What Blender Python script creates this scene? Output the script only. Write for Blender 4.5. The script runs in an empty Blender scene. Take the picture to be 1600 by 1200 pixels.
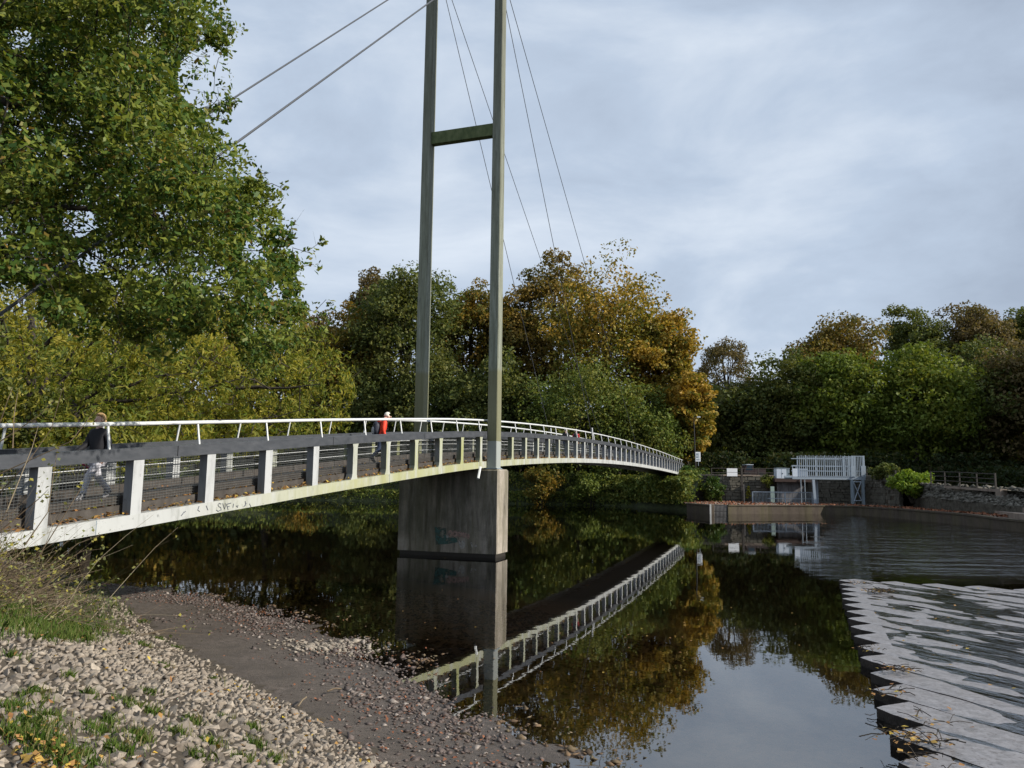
import bpy, bmesh, math, random
import numpy as np
from mathutils import Vector, Matrix, noise as mnoise
random.seed(7)
rng = np.random.default_rng(11)
rad = math.radians
SC = bpy.context.scene
COL = SC.collection

# ------------------------------------------------------------------ camera
EYE = 3.08
FPX = 1200.0
pitch = math.atan(149 / 1200)
roll = rad(.7)
cp, sp = math.cos(pitch), math.sin(pitch)
cF = Vector((0, cp, sp)); r0 = Vector((1, 0, 0)); u0 = Vector((0, -sp, cp))
cR = r0 * math.cos(roll) + u0 * math.sin(roll)
cU = -r0 * math.sin(roll) + u0 * math.cos(roll)
cam_d = bpy.data.cameras.new("camera")
cam = bpy.data.objects.new("camera", cam_d)
COL.objects.link(cam)
cam.matrix_world = Matrix(((cR.x, cU.x, -cF.x, 0), (cR.y, cU.y, -cF.y, 0), (cR.z, cU.z, -cF.z, EYE), (0, 0, 0, 1)))
cam_d.sensor_width = 36
cam_d.lens = 27
cam_d.clip_start = .05
cam_d.clip_end = 5000
SC.camera = cam

# ------------------------------------------------------------------ sky, sun, exposure
SUN_AZ = rad(-17.5)       # 0 = due right of the view, negative = a little behind the camera
SUN_EL = rad(29)
world = bpy.data.worlds.new("World")
SC.world = world
world.use_nodes = True
wt = world.node_tree
wt.nodes.clear()
wo = wt.nodes.new('ShaderNodeOutputWorld')
bg = wt.nodes.new('ShaderNodeBackground')
bg.inputs['Strength'].default_value = .1
sky = wt.nodes.new('ShaderNodeTexSky')
sky.sky_type = 'NISHITA'
sky.sun_disc = False
sky.sun_elevation = SUN_EL
sky.sun_rotation = math.pi / 2 - SUN_AZ
tc = wt.nodes.new('ShaderNodeTexCoord')
mp = wt.nodes.new('ShaderNodeMapping')
mp.inputs['Scale'].default_value = (1, 1, 2.4)
nz = wt.nodes.new('ShaderNodeTexNoise')
nz.inputs['Scale'].default_value = 2.3
nz.inputs['Detail'].default_value = 9
nz.inputs['Roughness'].default_value = .56
nz.inputs['Distortion'].default_value = .35
rp = wt.nodes.new('ShaderNodeValToRGB')
e = rp.color_ramp.elements
e[0].position = .32; e[0].color = (3.5, 4.15, 5.2, 1)
e[1].position = .72; e[1].color = (7.1, 7.75, 8.6, 1)
e.new(.5).color = (4.65, 5.5, 6.75, 1)
mx = wt.nodes.new('ShaderNodeMix'); mx.data_type = 'RGBA'
mx.inputs[0].default_value = .93
wt.links.new(tc.outputs['Generated'], mp.inputs['Vector'])
wt.links.new(mp.outputs['Vector'], nz.inputs['Vector'])
wt.links.new(nz.outputs['Fac'], rp.inputs['Fac'])
wt.links.new(sky.outputs['Color'], mx.inputs[6])
wt.links.new(rp.outputs['Color'], mx.inputs[7])
wt.links.new(mx.outputs[2], bg.inputs['Color'])
wt.links.new(bg.outputs['Background'], wo.inputs['Surface'])

sun_d = bpy.data.lights.new("sun", 'SUN')
sun_d.energy = 4.9
sun_d.angle = rad(.9)
sun_d.color = (1, .93, .82)
sun = bpy.data.objects.new("sun", sun_d)
COL.objects.link(sun)
sdir = Vector((math.cos(SUN_AZ) * math.cos(SUN_EL), math.sin(SUN_AZ) * math.cos(SUN_EL), math.sin(SUN_EL)))
sun.rotation_euler = sdir.to_track_quat('Z', 'Y').to_euler()
sun.location = (60, -20, 60)
SC.view_settings.view_transform = 'Standard'
SC.view_settings.look = 'None'
SC.view_settings.exposure = 0.22
SC.view_settings.gamma = 1
SC.cycles.max_bounces = 8
SC.cycles.transparent_max_bounces = 12
SC.cycles.caustics_reflective = False
SC.cycles.caustics_refractive = False

# ------------------------------------------------------------------ measuring helpers (photo pixel -> place)
def ray(x, y):
    return cF + cR * ((x - 800) / FPX) + cU * ((600 - y) / FPX)
def atY(x, y, Y):
    d = ray(x, y)
    return Vector((0, 0, EYE)) + d * (Y / d.y)
def gnd(x, y, z=0.):
    d = ray(x, y)
    return Vector((0, 0, EYE)) + d * ((z - EYE) / d.z)
def projn(P):
    """numpy (n,3) -> pixel x, y, depth"""
    q = np.asarray(P, float) - np.array([0, 0, EYE])
    w = q @ np.array(cF)
    return 800 + FPX * (q @ np.array(cR)) / w, 600 - FPX * (q @ np.array(cU)) / w, w

# ------------------------------------------------------------------ mesh helpers
class MB:
    def __init__(s):
        s.v = []; s.f = []
    def box(s, c):
        """c: 8 corners, bottom ring then top ring"""
        o = len(s.v); s.v += [tuple(p) for p in c]
        for q in ((3, 2, 1, 0), (4, 5, 6, 7), (0, 1, 5, 4), (1, 2, 6, 5), (2, 3, 7, 6), (3, 0, 4, 7)):
            s.f.append(tuple(o + k for k in q))
        return s
    def abox(s, x0, x1, y0, y1, z0, z1):
        return s.box([(x0, y0, z0), (x1, y0, z0), (x1, y1, z0), (x0, y1, z0), (x0, y0, z1), (x1, y0, z1), (x1, y1, z1), (x0, y1, z1)])
    def prism(s, poly, vec):
        """poly: list of 3D points, extruded by vec"""
        o = len(s.v); n = len(poly)
        s.v += [tuple(p) for p in poly] + [tuple(Vector(p) + Vector(vec)) for p in poly]
        s.f.append(tuple(o + k for k in range(n - 1, -1, -1)))
        s.f.append(tuple(o + n + k for k in range(n)))
        for k in range(n):
            a = (k + 1) % n
            s.f.append((o + k, o + a, o + n + a, o + n + k))
        return s
    def tube(s, pts, r, n=6, cap=True):
        pts = [Vector(p) for p in pts]
        rs = r if isinstance(r, (list, tuple)) else [r] * len(pts)
        o = len(s.v)
        ref = None
        for k, p in enumerate(pts):
            d = (pts[min(k + 1, len(pts) - 1)] - pts[max(k - 1, 0)])
            d = d.normalized() if d.length > 1e-9 else Vector((0, 0, 1))
            if ref is None:
                ref = Vector((0, 0, 1)) if abs(d.z) < .9 else Vector((1, 0, 0))
            a = d.cross(ref)
            if a.length < 1e-4:
                a = d.cross(Vector((1, .3, 0)))
            a.normalize(); b = a.cross(d).normalized(); 
            for j in range(n):
                t = 2 * math.pi * j / n
                s.v.append(tuple(p + (a * math.cos(t) + b * math.sin(t)) * rs[k]))
        for k in range(len(pts) - 1):
            for j in range(n):
                j2 = (j + 1) % n
                s.f.append((o + k * n + j, o + k * n + j2, o + (k + 1) * n + j2, o + (k + 1) * n + j))
        if cap:
            s.f.append(tuple(o + j for j in range(n - 1, -1, -1)))
            s.f.append(tuple(o + (len(pts) - 1) * n + j for j in range(n)))
        return s
    def sweep(s, rings, close=True):
        """rings: list of rings (same count) joined into a closed bar"""
        o = len(s.v); n = len(rings[0])
        for r_ in rings:
            s.v += [tuple(p) for p in r_]
        for k in range(len(rings) - 1):
            for j in range(n):
                j2 = (j + 1) % n
                s.f.append((o + k * n + j, o + k * n + j2, o + (k + 1) * n + j2, o + (k + 1) * n + j))
        s.f.append(tuple(o + j for j in range(n - 1, -1, -1)))
        s.f.append(tuple(o + (len(rings) - 1) * n + j for j in range(n)))
        return s
    def mesh(s, name, mat, smooth=False):
        me = bpy.data.meshes.new(name)
        me.from_pydata(s.v, [], s.f)
        bm = bmesh.new(); bm.from_mesh(me); bmesh.ops.recalc_face_normals(bm, faces=bm.faces); bm.to_mesh(me); bm.free()
        if mat: me.materials.append(mat)
        if smooth: me.polygons.foreach_set('use_smooth', [True] * len(me.polygons))
        return me
    def build(s, name, mat, parent=None, smooth=False, **props):
        return link(name, s.mesh(name, mat, smooth), parent, **props)

def wm(o):
    return o.matrix_basis.copy() if o.parent is None else wm(o.parent) @ o.matrix_parent_inverse @ o.matrix_basis

def link(name, data, parent=None, local=False, M4=None, **props):
    """one object; its mesh is in world space unless local=True (then in the parent's space)"""
    o = bpy.data.objects.new(name, data)
    COL.objects.link(o)
    if parent is not None:
        o.parent = parent
        o.matrix_parent_inverse = Matrix.Identity(4) if local else wm(parent).inverted()
    if M4 is not None:
        o.matrix_basis = M4
    for k, v in props.items():
        o[k] = v
    return o

def thing(name, label, cat, loc=(0, 0, 0), group=None, rz=0.):
    o = bpy.data.objects.new(name, None)
    COL.objects.link(o)
    o.empty_display_size = .3
    o.location = loc
    o.rotation_euler = (0, 0, rz)
    o['label'] = label; o['category'] = cat
    if group: o['group'] = group
    return o

def tag(o, label, cat, group=None):
    o['label'] = label; o['category'] = cat
    if group: o['group'] = group
    return o

def arr_mesh(name, V, F, mat=None):
    V = np.ascontiguousarray(V, np.float32); F = np.ascontiguousarray(F, np.int32)
    me = bpy.data.meshes.new(name)
    k = F.shape[1]
    me.vertices.add(len(V)); me.vertices.foreach_set('co', V.ravel())
    me.loops.add(F.size); me.loops.foreach_set('vertex_index', F.ravel())
    me.polygons.add(len(F)); me.polygons.foreach_set('loop_start', np.arange(0, F.size, k, dtype=np.int32))
    me.update(calc_edges=True)
    if mat: me.materials.append(mat)
    return me

# ------------------------------------------------------------------ material helpers
def nmat(name):
    m = bpy.data.materials.new(name); m.use_nodes = True
    t = m.node_tree
    b = t.nodes['Principled BSDF']
    return m, t, b
def N(t, typ, **kw):
    n = t.nodes.new(typ)
    for k, v in kw.items():
        if hasattr(n, k): setattr(n, k, v)
        else: n.inputs[k].default_value = v
    return n
def ramp(t, fac, stops):
    r = t.nodes.new('ShaderNodeValToRGB')
    e = r.color_ramp.elements
    e[0].position, e[0].color = stops[0][0], (*stops[0][1], 1)
    e[1].position, e[1].color = stops[-1][0], (*stops[-1][1], 1)
    for p_, c in stops[1:-1]:
        e.new(p_).color = (*c, 1)
    t.links.new(fac, r.inputs['Fac'])
    return r.outputs['Color']
def vramp(t, fac, a, b):
    r = t.nodes.new('ShaderNodeMapRange')
    r.inputs['From Min'].default_value = a; r.inputs['From Max'].default_value = b
    t.links.new(fac, r.inputs['Value'])
    return r.outputs['Result']
def mixc(t, fac, a, b, blend='MIX'):
    m = t.nodes.new('ShaderNodeMix'); m.data_type = 'RGBA'; m.blend_type = blend
    for s_, v in ((0, fac), (6, a), (7, b)):
        if hasattr(v, 'is_linked') or isinstance(v, bpy.types.NodeSocket): t.links.new(v, m.inputs[s_])
        elif isinstance(v, (tuple, list)): m.inputs[s_].default_value = (*v, 1)
        else: m.inputs[s_].default_value = v
    return m.outputs[2]
def math2(t, op, a, b=None):
    m = t.nodes.new('ShaderNodeMath'); m.operation = op
    for k, v in enumerate((a, b)):
        if v is None: continue
        if isinstance(v, bpy.types.NodeSocket): t.links.new(v, m.inputs[k])
        else: m.inputs[k].default_value = v
    return m.outputs[0]
def coords(t, scale=(1, 1, 1), world_pos=True):
    if world_pos:
        src = t.nodes.new('ShaderNodeNewGeometry').outputs['Position']
    else:
        src = t.nodes.new('ShaderNodeTexCoord').outputs['Object']
    m = t.nodes.new('ShaderNodeMapping')
    m.inputs['Scale'].default_value = scale
    t.links.new(src, m.inputs['Vector'])
    return m.outputs['Vector']
def noise(t, vec, scale, detail=4, rough=.55, out='Fac'):
    n = N(t, 'ShaderNodeTexNoise')
    n.inputs['Scale'].default_value = scale; n.inputs['Detail'].default_value = detail; n.inputs['Roughness'].default_value = rough
    t.links.new(vec, n.inputs['Vector'])
    return n.outputs[out]
def bump(t, b, h, strength=.4, dist=.02):
    n = N(t, 'ShaderNodeBump')
    n.inputs['Strength'].default_value = strength; n.inputs['Distance'].default_value = dist
    t.links.new(h, n.inputs['Height'])
    t.links.new(n.outputs['Normal'], b.inputs['Normal'])
    return n

def mat_noise(name, stops, scale=4., rough=.8, stretch=(1, 1, 1), bstr=.3, bdist=.01, metallic=0, detail=6, world_pos=True, spec=.4):
    m, t, b = nmat(name)
    v = coords(t, stretch, world_pos)
    f = noise(t, v, scale, detail, .62)
    t.links.new(ramp(t, f, stops), b.inputs['Base Color'])
    b.inputs['Roughness'].default_value = rough
    b.inputs['Metallic'].default_value = metallic
    b.inputs['Specular IOR Level'].default_value = spec
    bump(t, b, noise(t, v, scale * 4, 5, .6), bstr, bdist)
    return m

def mat_leaf(name, cols, patch=None, scale=.12, trans=.28, amount=.6, rough=.5):
    """cols: three leaf colours picked leaf by leaf; patch: colour that turns whole boughs"""
    m = bpy.data.materials.new(name); m.use_nodes = True
    t = m.node_tree; t.nodes.clear()
    out = N(t, 'ShaderNodeOutputMaterial')
    g = t.nodes.new('ShaderNodeNewGeometry')
    c = ramp(t, g.outputs['Random Per Island'], [(k / (len(cols) - 1) if len(cols) > 1 else 0, c_) for k, c_ in enumerate(cols)])
    if patch:
        f = noise(t, coords(t), scale, 3, .6)
        f2 = math2(t, 'ADD', f, math2(t, 'MULTIPLY', math2(t, 'SUBTRACT', g.outputs['Random Per Island'], .5), .22))
        c = mixc(t, math2(t, 'MULTIPLY', vramp(t, f2, .45, .62), amount), c, patch)
    d = N(t, 'ShaderNodeBsdfPrincipled'); d.inputs['Roughness'].default_value = rough
    d.inputs['Specular IOR Level'].default_value = .12
    tr = N(t, 'ShaderNodeBsdfTranslucent')
    t.links.new(c, d.inputs['Base Color'])
    t.links.new(mixc(t, 1., c, (1.5, 1.5, .7), 'MULTIPLY'), tr.inputs['Color'])
    ms = N(t, 'ShaderNodeMixShader'); ms.inputs[0].default_value = trans
    t.links.new(d.outputs[0], ms.inputs[1]); t.links.new(tr.outputs[0], ms.inputs[2])
    t.links.new(ms.outputs[0], out.inputs['Surface'])
    return m

def flat(name, c, rough=.6, metallic=0, var=.12, scale=6, spec=.4):
    return mat_noise(name, [(.25, tuple(x * (1 - var * 1.5) for x in c)), (.5, c), (.8, tuple(min(1, x * (1 + var)) for x in c))], scale, rough, bstr=.1, metallic=metallic, spec=spec)

# ================================================================== MATERIALS
M_stone = None
def island_mat(name, stops, rough=.85, bscale=30, bstr=.3, obj=False, spec=.35):
    m, t, b = nmat(name)
    if obj:
        src = t.nodes.new('ShaderNodeObjectInfo').outputs['Random']
    else:
        src = t.nodes.new('ShaderNodeNewGeometry').outputs['Random Per Island']
    c = ramp(t, src, stops)
    v = coords(t)
    f = noise(t, v, bscale, 5, .6)
    c = mixc(t, .75, c, ramp(t, f, [(.25, (.55, .54, .52)), (.75, (1.25, 1.22, 1.18))]), 'MULTIPLY')
    t.links.new(c, b.inputs['Base Color'])
    b.inputs['Roughness'].default_value = rough
    b.inputs['Specular IOR Level'].default_value = spec
    bump(t, b, f, bstr, .02)
    return m
ST = [(0, (.18, .15, .12)), (.3, (.32, .275, .225)), (.55, (.24, .205, .17)), (.8, (.38, .33, .27)), (1, (.14, .118, .095))]
M_rock = island_mat('pale_rock', ST, obj=True)
M_rubble = island_mat('pale_rubble', ST)
M_pebble = island_mat('wet_pebble', [(0, (.07, .055, .05)), (.4, (.13, .105, .095)), (.7, (.09, .06, .05)), (.9, (.22, .19, .17)), (1, (.34, .3, .27))], rough=.6)
M_palepebble = island_mat('pale_pebble', [(0, (.2, .175, .145)), (1, (.34, .30, .25))])
M_litter = island_mat('fallen_leaves', [(0, (.22, .10, .035)), (.3, (.32, .17, .06)), (.55, (.45, .29, .07)), (.75, (.16, .075, .03)), (.9, (.5, .38, .06)), (1, (.27, .13, .06))], bstr=.1)
M_redlitter = island_mat('red_leaves', [(0, (.2, .07, .035)), (.5, (.28, .12, .06)), (1, (.16, .06, .03))], bstr=.1)
M_yellowleaf = island_mat('yellow_leaves', [(0, (.55, .42, .04)), (.6, (.6, .5, .08)), (1, (.5, .3, .05))], bstr=.1)
M_soil = mat_noise('bank_soil', [(.3, (.03, .023, .016)), (.55, (.07, .056, .04)), (.8, (.11, .09, .066))], 5, .95, bstr=.6, bdist=.03)
M_grass = mat_leaf('grass_blades', [(.045, .09, .014), (.075, .135, .022), (.13, .16, .04)], trans=.2)
M_drygrass = mat_leaf('dry_grass', [(.17, .16, .06), (.09, .12, .03), (.25, .2, .1)], trans=.2)
M_twig = island_mat('straw_twigs', [(0, (.13, .095, .06)), (.4, (.20, .155, .10)), (.8, (.10, .07, .045)), (1, (.34, .29, .20))], bstr=.1)
M_bark = mat_noise('dark_bark', [(.3, (.02, .016, .011)), (.6, (.045, .036, .026)), (.8, (.075, .062, .045))], 6, .9, stretch=(1, 1, .25), bstr=.7, bdist=.03)
M_barkpale = mat_noise('grey_bark', [(.3, (.05, .045, .035)), (.6, (.09, .08, .06)), (.8, (.14, .12, .09))], 6, .9, stretch=(1, 1, .25), bstr=.6, bdist=.03)

def painted(name, base, dirt, moss, moss_lo=16., moss_hi=30., amount=.75, rough=.55):
    """weathered white paint; yellow-green algae on the stretch of the bridge around the pylon"""
    m, t, b = nmat(name)
    v = coords(t)
    vs = coords(t, (1, 1, .22))
    c = ramp(t, noise(t, vs, 3.5, 6, .65), [(.3, dirt), (.5, base), (.75, tuple(min(.86, x * 1.08) for x in base))])
    c = mixc(t, vramp(t, noise(t, v, 9, 5, .7), .6, .72), c, tuple(x * .55 for x in base))
    g = t.nodes.new('ShaderNodeNewGeometry')
    sx = t.nodes.new('ShaderNodeSeparateXYZ'); t.links.new(g.outputs['Position'], sx.inputs[0])
    y = sx.outputs['Y']
    k = math2(t, 'MULTIPLY', vramp(t, y, moss_lo, moss_lo + 6), math2(t, 'SUBTRACT', 1., vramp(t, y, moss_hi, moss_hi + 18)))
    k = math2(t, 'MULTIPLY', k, vramp(t, noise(t, vs, 1.6, 6, .7), .30, .54))
    c = mixc(t, math2(t, 'MULTIPLY', k, amount), c, moss)
    t.links.new(c, b.inputs['Base Color'])
    b.inputs['Roughness'].default_value = rough
    bump(t, b, noise(t, v, 40, 4, .6), .15, .006)
    return m
M_beam = painted('weathered_white_paint', (.44, .455, .45), (.22, .23, .215), (.34, .345, .13), 15, 30, .75)
M_post = painted('white_post_paint', (.45, .465, .47), (.30, .31, .31), (.32, .335, .10), 19.5, 30, .85)
M_dark = mat_noise('dark_steel_rail', [(.3, (.045, .05, .058)), (.55, (.068, .073, .083)), (.8, (.09, .095, .105))], 3, .42, stretch=(1, 1, 3), bstr=.1)
M_rail = flat('pale_rail_paint', (.66, .68, .68), .4)
M_wire = flat('galvanised_wire', (.17, .18, .18), .45, metallic=.3)
M_cable = flat('steel_cable', (.075, .08, .09), .5, metallic=.3)
M_plank = mat_noise('deck_timber', [(.3, (.04, .034, .03)), (.55, (.065, .057, .05)), (.8, (.10, .09, .08))], 5, .85, stretch=(3, .5, 1), bstr=.4)

def leg_mat():
    m, t, b = nmat('weathered_pylon_timber')
    v = coords(t, (6, 6, .35))
    c = ramp(t, noise(t, v, 1.6, 8, .7), [(.3, (.11, .115, .08)), (.5, (.20, .215, .165)), (.66, (.29, .31, .26)), (.82, (.165, .175, .125))])
    w = coords(t, (5, 5, .9))
    c = mixc(t, math2(t, 'MULTIPLY', vramp(t, noise(t, w, 2.2, 7, .75), .56, .66), .7), c, (.06, .065, .055))
    g = t.nodes.new('ShaderNodeNewGeometry')
    sx = t.nodes.new('ShaderNodeSeparateXYZ'); t.links.new(g.outputs['Position'], sx.inputs[0])
    z = sx.outputs['Z']
    # green algae low on the shaft, a repainted band at its foot
    k = math2(t, 'MULTIPLY', math2(t, 'SUBTRACT', 1., vramp(t, z, 7.4, 7.55)), .75)
    c = mixc(t, k, c, (.17, .165, .085))
    k = math2(t, 'MULTIPLY', vramp(t, z, 12, 22), .55)
    c = mixc(t, k, c, (.085, .085, .06))
    k = math2(t, 'SUBTRACT', 1., vramp(t, z, 4.58, 4.60))
    c = mixc(t, k, c, (.30, .325, .31))
    t.links.new(c, b.inputs['Base Color']); b.inputs['Roughness'].default_value = .8
    bump(t, b, noise(t, v, 6, 6, .7), .35, .012)
    return m
M_leg = leg_mat()
M_mossbeam = mat_noise('mossy_timber', [(.3, (.05, .07, .025)), (.55, (.10, .125, .05)), (.8, (.17, .18, .1))], 3, .85, stretch=(2, 2, 1))

def concrete(name, base, dark, moss=None, mamt=.6, streak=True, sc=1., across=None):
    m, t, b = nmat(name)
    v = coords(t)
    vs = coords(t, (1.6, 1.6, .22))
    c = ramp(t, noise(t, v, 2.2 * sc, 8, .68), [(.3, tuple(x * .72 for x in base)), (.5, base), (.75, tuple(x * 1.22 for x in base))])
    if streak:
        c = mixc(t, math2(t, 'MULTIPLY', vramp(t, noise(t, vs, 1.5 * sc, 7, .7), .5, .68), .85), c, dark)
    if moss:
        c = mixc(t, math2(t, 'MULTIPLY', vramp(t, noise(t, vs, .9 * sc, 6, .7), .42, .62), mamt), c, moss)
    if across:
        # algae plus the long face's shade, put into the colour away from the sunlit end
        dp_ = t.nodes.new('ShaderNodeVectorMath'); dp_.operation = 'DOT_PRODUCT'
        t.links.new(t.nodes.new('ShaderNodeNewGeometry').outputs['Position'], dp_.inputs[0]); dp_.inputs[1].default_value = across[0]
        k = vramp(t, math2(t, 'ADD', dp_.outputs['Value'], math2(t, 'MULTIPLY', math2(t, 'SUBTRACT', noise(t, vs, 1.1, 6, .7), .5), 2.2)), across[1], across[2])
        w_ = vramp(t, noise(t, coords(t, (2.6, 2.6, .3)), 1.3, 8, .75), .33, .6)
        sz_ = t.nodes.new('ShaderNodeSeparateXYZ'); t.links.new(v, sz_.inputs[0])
        zk_ = vramp(t, math2(t, 'ADD', sz_.outputs['Z'], math2(t, 'MULTIPLY', math2(t, 'SUBTRACT', noise(t, v, 1.2, 5, .7), .5), .8)), .55, 1.0)   # algae and shade colour fade out at the foot
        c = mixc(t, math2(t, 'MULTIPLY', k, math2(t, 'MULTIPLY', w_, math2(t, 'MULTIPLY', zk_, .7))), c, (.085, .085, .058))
    sp_ = vramp(t, noise(t, v, 26 * sc, 3, .5), .62, .7)
    c = mixc(t, math2(t, 'MULTIPLY', sp_, .5), c, tuple(x * .4 for x in base))
    t.links.new(c, b.inputs['Base Color']); b.inputs['Roughness'].default_value = .9
    b.inputs['Specular IOR Level'].default_value = .25
    bump(t, b, noise(t, v, 14 * sc, 6, .7), .5, .015)
    return m
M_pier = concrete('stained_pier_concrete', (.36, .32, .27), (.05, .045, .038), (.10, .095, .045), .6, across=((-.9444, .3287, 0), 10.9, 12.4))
M_bluedk = flat('dull_blue_steel', (.22, .27, .31), .5, var=.1)
M_black = flat('black_paint', (.012, .012, .014), .5)
M_footing = flat('dark_footing', (.03, .026, .022), .5)  # even near-black tone for the recessed footing
M_weirwall = concrete('stained_wall_concrete', (.088, .07, .056), (.035, .027, .022), (.10, .09, .045), .5, sc=.6)
M_ledge = concrete('ledge_concrete', (.26, .21, .17), (.14, .10, .08), None, sc=.5)
M_bluesteel = flat('grey_blue_steel', (.27, .32, .375), .45, var=.08)
M_bluedk = flat('dull_blue_steel', (.22, .27, .31), .5, var=.1)
M_white = flat('white_board', (.74, .76, .78), .5, var=.04)
M_pale = flat('pale_cabinet', (.52, .58, .66), .5, var=.05)
M_fence = flat('rusty_fence_steel', (.045, .038, .032), .7)
M_black = flat('black_paint', (.012, .012, .014), .5)

# ---- water
def water_mat(name, tint=(.88, .78, .62), still=.012, choppy=.0, mask=False, flow=False):
    m = bpy.data.materials.new(name); m.use_nodes = True
    t = m.node_tree; t.nodes.clear()
    out = N(t, 'ShaderNodeOutputMaterial')
    v = coords(t, (1, 1, 1))
    h = noise(t, v, 1.4, 3, .5)
    n1 = N(t, 'ShaderNodeBump'); n1.inputs['Distance'].default_value = .05; n1.inputs['Strength'].default_value = still
    t.links.new(h, n1.inputs['Height'])
    nrm = n1.outputs['Normal']
    if flow:
        mp_ = t.nodes.new('ShaderNodeMapping'); mp_.vector_type = 'TEXTURE'
        mp_.inputs['Rotation'].default_value = (0, 0, math.atan2(-.90, .44)); mp_.inputs['Scale'].default_value = (1.5, .34, 1)
        t.links.new(t.nodes.new('ShaderNodeNewGeometry').outputs['Position'], mp_.inputs['Vector'])
        n2 = N(t, 'ShaderNodeBump'); n2.inputs['Distance'].default_value = .035; n2.inputs['Strength'].default_value = .7
        t.links.new(math2(t, 'ADD', noise(t, mp_.outputs['Vector'], 1.5, 4, .6), math2(t, 'MULTIPLY', noise(t, coords(t), 9, 3, .6), .12)), n2.inputs['Height'])
        t.links.new(nrm, n2.inputs['Normal']); nrm = n2.outputs['Normal']
    if mask:
        g = t.nodes.new('ShaderNodeNewGeometry')
        sx = t.nodes.new('ShaderNodeSeparateXYZ'); t.links.new(g.outputs['Position'], sx.inputs[0])
        d = math2(t, 'SUBTRACT', sx.outputs['X'], math2(t, 'MULTIPLY', sx.outputs['Y'], .415))
        d = math2(t, 'ADD', d, math2(t, 'MULTIPLY', math2(t, 'SUBTRACT', noise(t, coords(t), .35, 3, .6), .5), 5))
        k = math2(t, 'MULTIPLY', vramp(t, d, -1.2, 2.4), vramp(t, sx.outputs['Y'], 24, 28))
        v2 = coords(t, (.35, 1.25, 1))
        hh = math2(t, 'ADD', noise(t, v2, .5, 3, .5), math2(t, 'MULTIPLY', noise(t, v2, 2.6, 3, .6), .34))
        n2 = N(t, 'ShaderNodeBump'); n2.inputs['Distance'].default_value = .45
        t.links.new(math2(t, 'MULTIPLY', k, choppy), n2.inputs['Strength'])
        t.links.new(hh, n2.inputs['Height']); t.links.new(nrm, n2.inputs['Normal'])
        nrm = n2.outputs['Normal']
    fr = N(t, 'ShaderNodeFresnel'); fr.inputs['IOR'].default_value = 2.4
    t.links.new(nrm, fr.inputs['Normal'])
    gl = N(t, 'ShaderNodeBsdfGlossy'); gl.inputs['Roughness'].default_value = .015; gl.inputs['Color'].default_value = (1, 1, 1, 1)
    t.links.new(nrm, gl.inputs['Normal'])
    tp = N(t, 'ShaderNodeBsdfTransparent'); tp.inputs['Color'].default_value = (*tint, 1)
    ms = N(t, 'ShaderNodeMixShader')
    t.links.new(fr.outputs[0], ms.inputs[0]); t.links.new(tp.outputs[0], ms.inputs[1]); t.links.new(gl.outputs[0], ms.inputs[2])
    t.links.new(ms.outputs[0], out.inputs['Surface'])
    return m
M_water = water_mat('river_water', still=.03, choppy=.38, mask=True)
M_film = water_mat('thin_water_film', tint=(.72, .64, .52), still=.10, flow=True)

# ================================================================== GROUND, RIVER
def polyline_dist(P, L):
    """signed distance of points P (n,2) to polyline L; positive on its left side"""
    best = np.full(len(P), 1e9); sgn = np.ones(len(P))
    for a, b in zip(L[:-1], L[1:]):
        a = np.array(a, float); b = np.array(b, float); d = b - a; l2 = d @ d
        s_ = np.clip(((P - a) @ d) / l2, 0, 1)
        q = a + s_[:, None] * d
        r_ = np.hypot(*(P - q).T)
        cr = d[0] * (P[:, 1] - a[1]) - d[1] * (P[:, 0] - a[0])
        up = r_ < best - 1e-9
        best = np.where(up, r_, best); sgn = np.where(up, np.sign(cr), sgn)
    return best * sgn
g2 = lambda *q: tuple(gnd(*q))[:2]
SHORE = [(9, -14), (3.5, 2), g2(850, 1200), g2(730, 1150), g2(690, 1110), g2(640, 1075), g2(600, 1040), g2(555, 1015), g2(470, 975), g2(380, 948), g2(250, 925), g2(130, 905), (-20, 26.6), (-45, 36), (-120, 62)]
FOOT = [(6, -14), (1.6, 3)] + [g2(*q, .18) for q in ((590, 1200), (560, 1180), (470, 1125), (400, 1085), (300, 1030), (230, 985), (190, 950))] + [g2(140, 912, .18), (-19, 25), (-45, 34.5), (-120, 60)]
def near_h(P):
    dS = polyline_dist(P, SHORE); dF = polyline_dist(P, FOOT)
    h = np.where(dS > 0, .18 * dS / np.maximum(dS + np.maximum(-dF, 0), 1e-3), np.maximum(-1.4, -.034 * -dS - .0045 * dS ** 2))
    top = 1.62
    up = .18 + .40 * np.maximum(dF, 0)
    up = np.where(up > top - .25, top - .25 + .25 * (1 - np.exp(-(up - top + .25) / .25)), up)
    far = np.clip((dF - 5) * .05, 0, 1.2)
    return np.where(dF > 0, up + far, h), dS, dF
def grid(x0, x1, nx, y0, y1, ny):
    X, Y = np.meshgrid(np.linspace(x0, x1, nx), np.linspace(y0, y1, ny))
    P = np.stack([X.ravel(), Y.ravel()], 1)
    i = np.arange(nx * ny).reshape(ny, nx)
    F = np.stack([i[:-1, :-1].ravel(), i[:-1, 1:].ravel(), i[1:, 1:].ravel(), i[1:, :-1].ravel()], 1)
    return P, F
def fbm(P, sc, seed=0.):
    return np.array([mnoise.fractal(Vector((p[0] * sc + seed, p[1] * sc, seed)), 1., 2., 4) for p in P])

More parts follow.
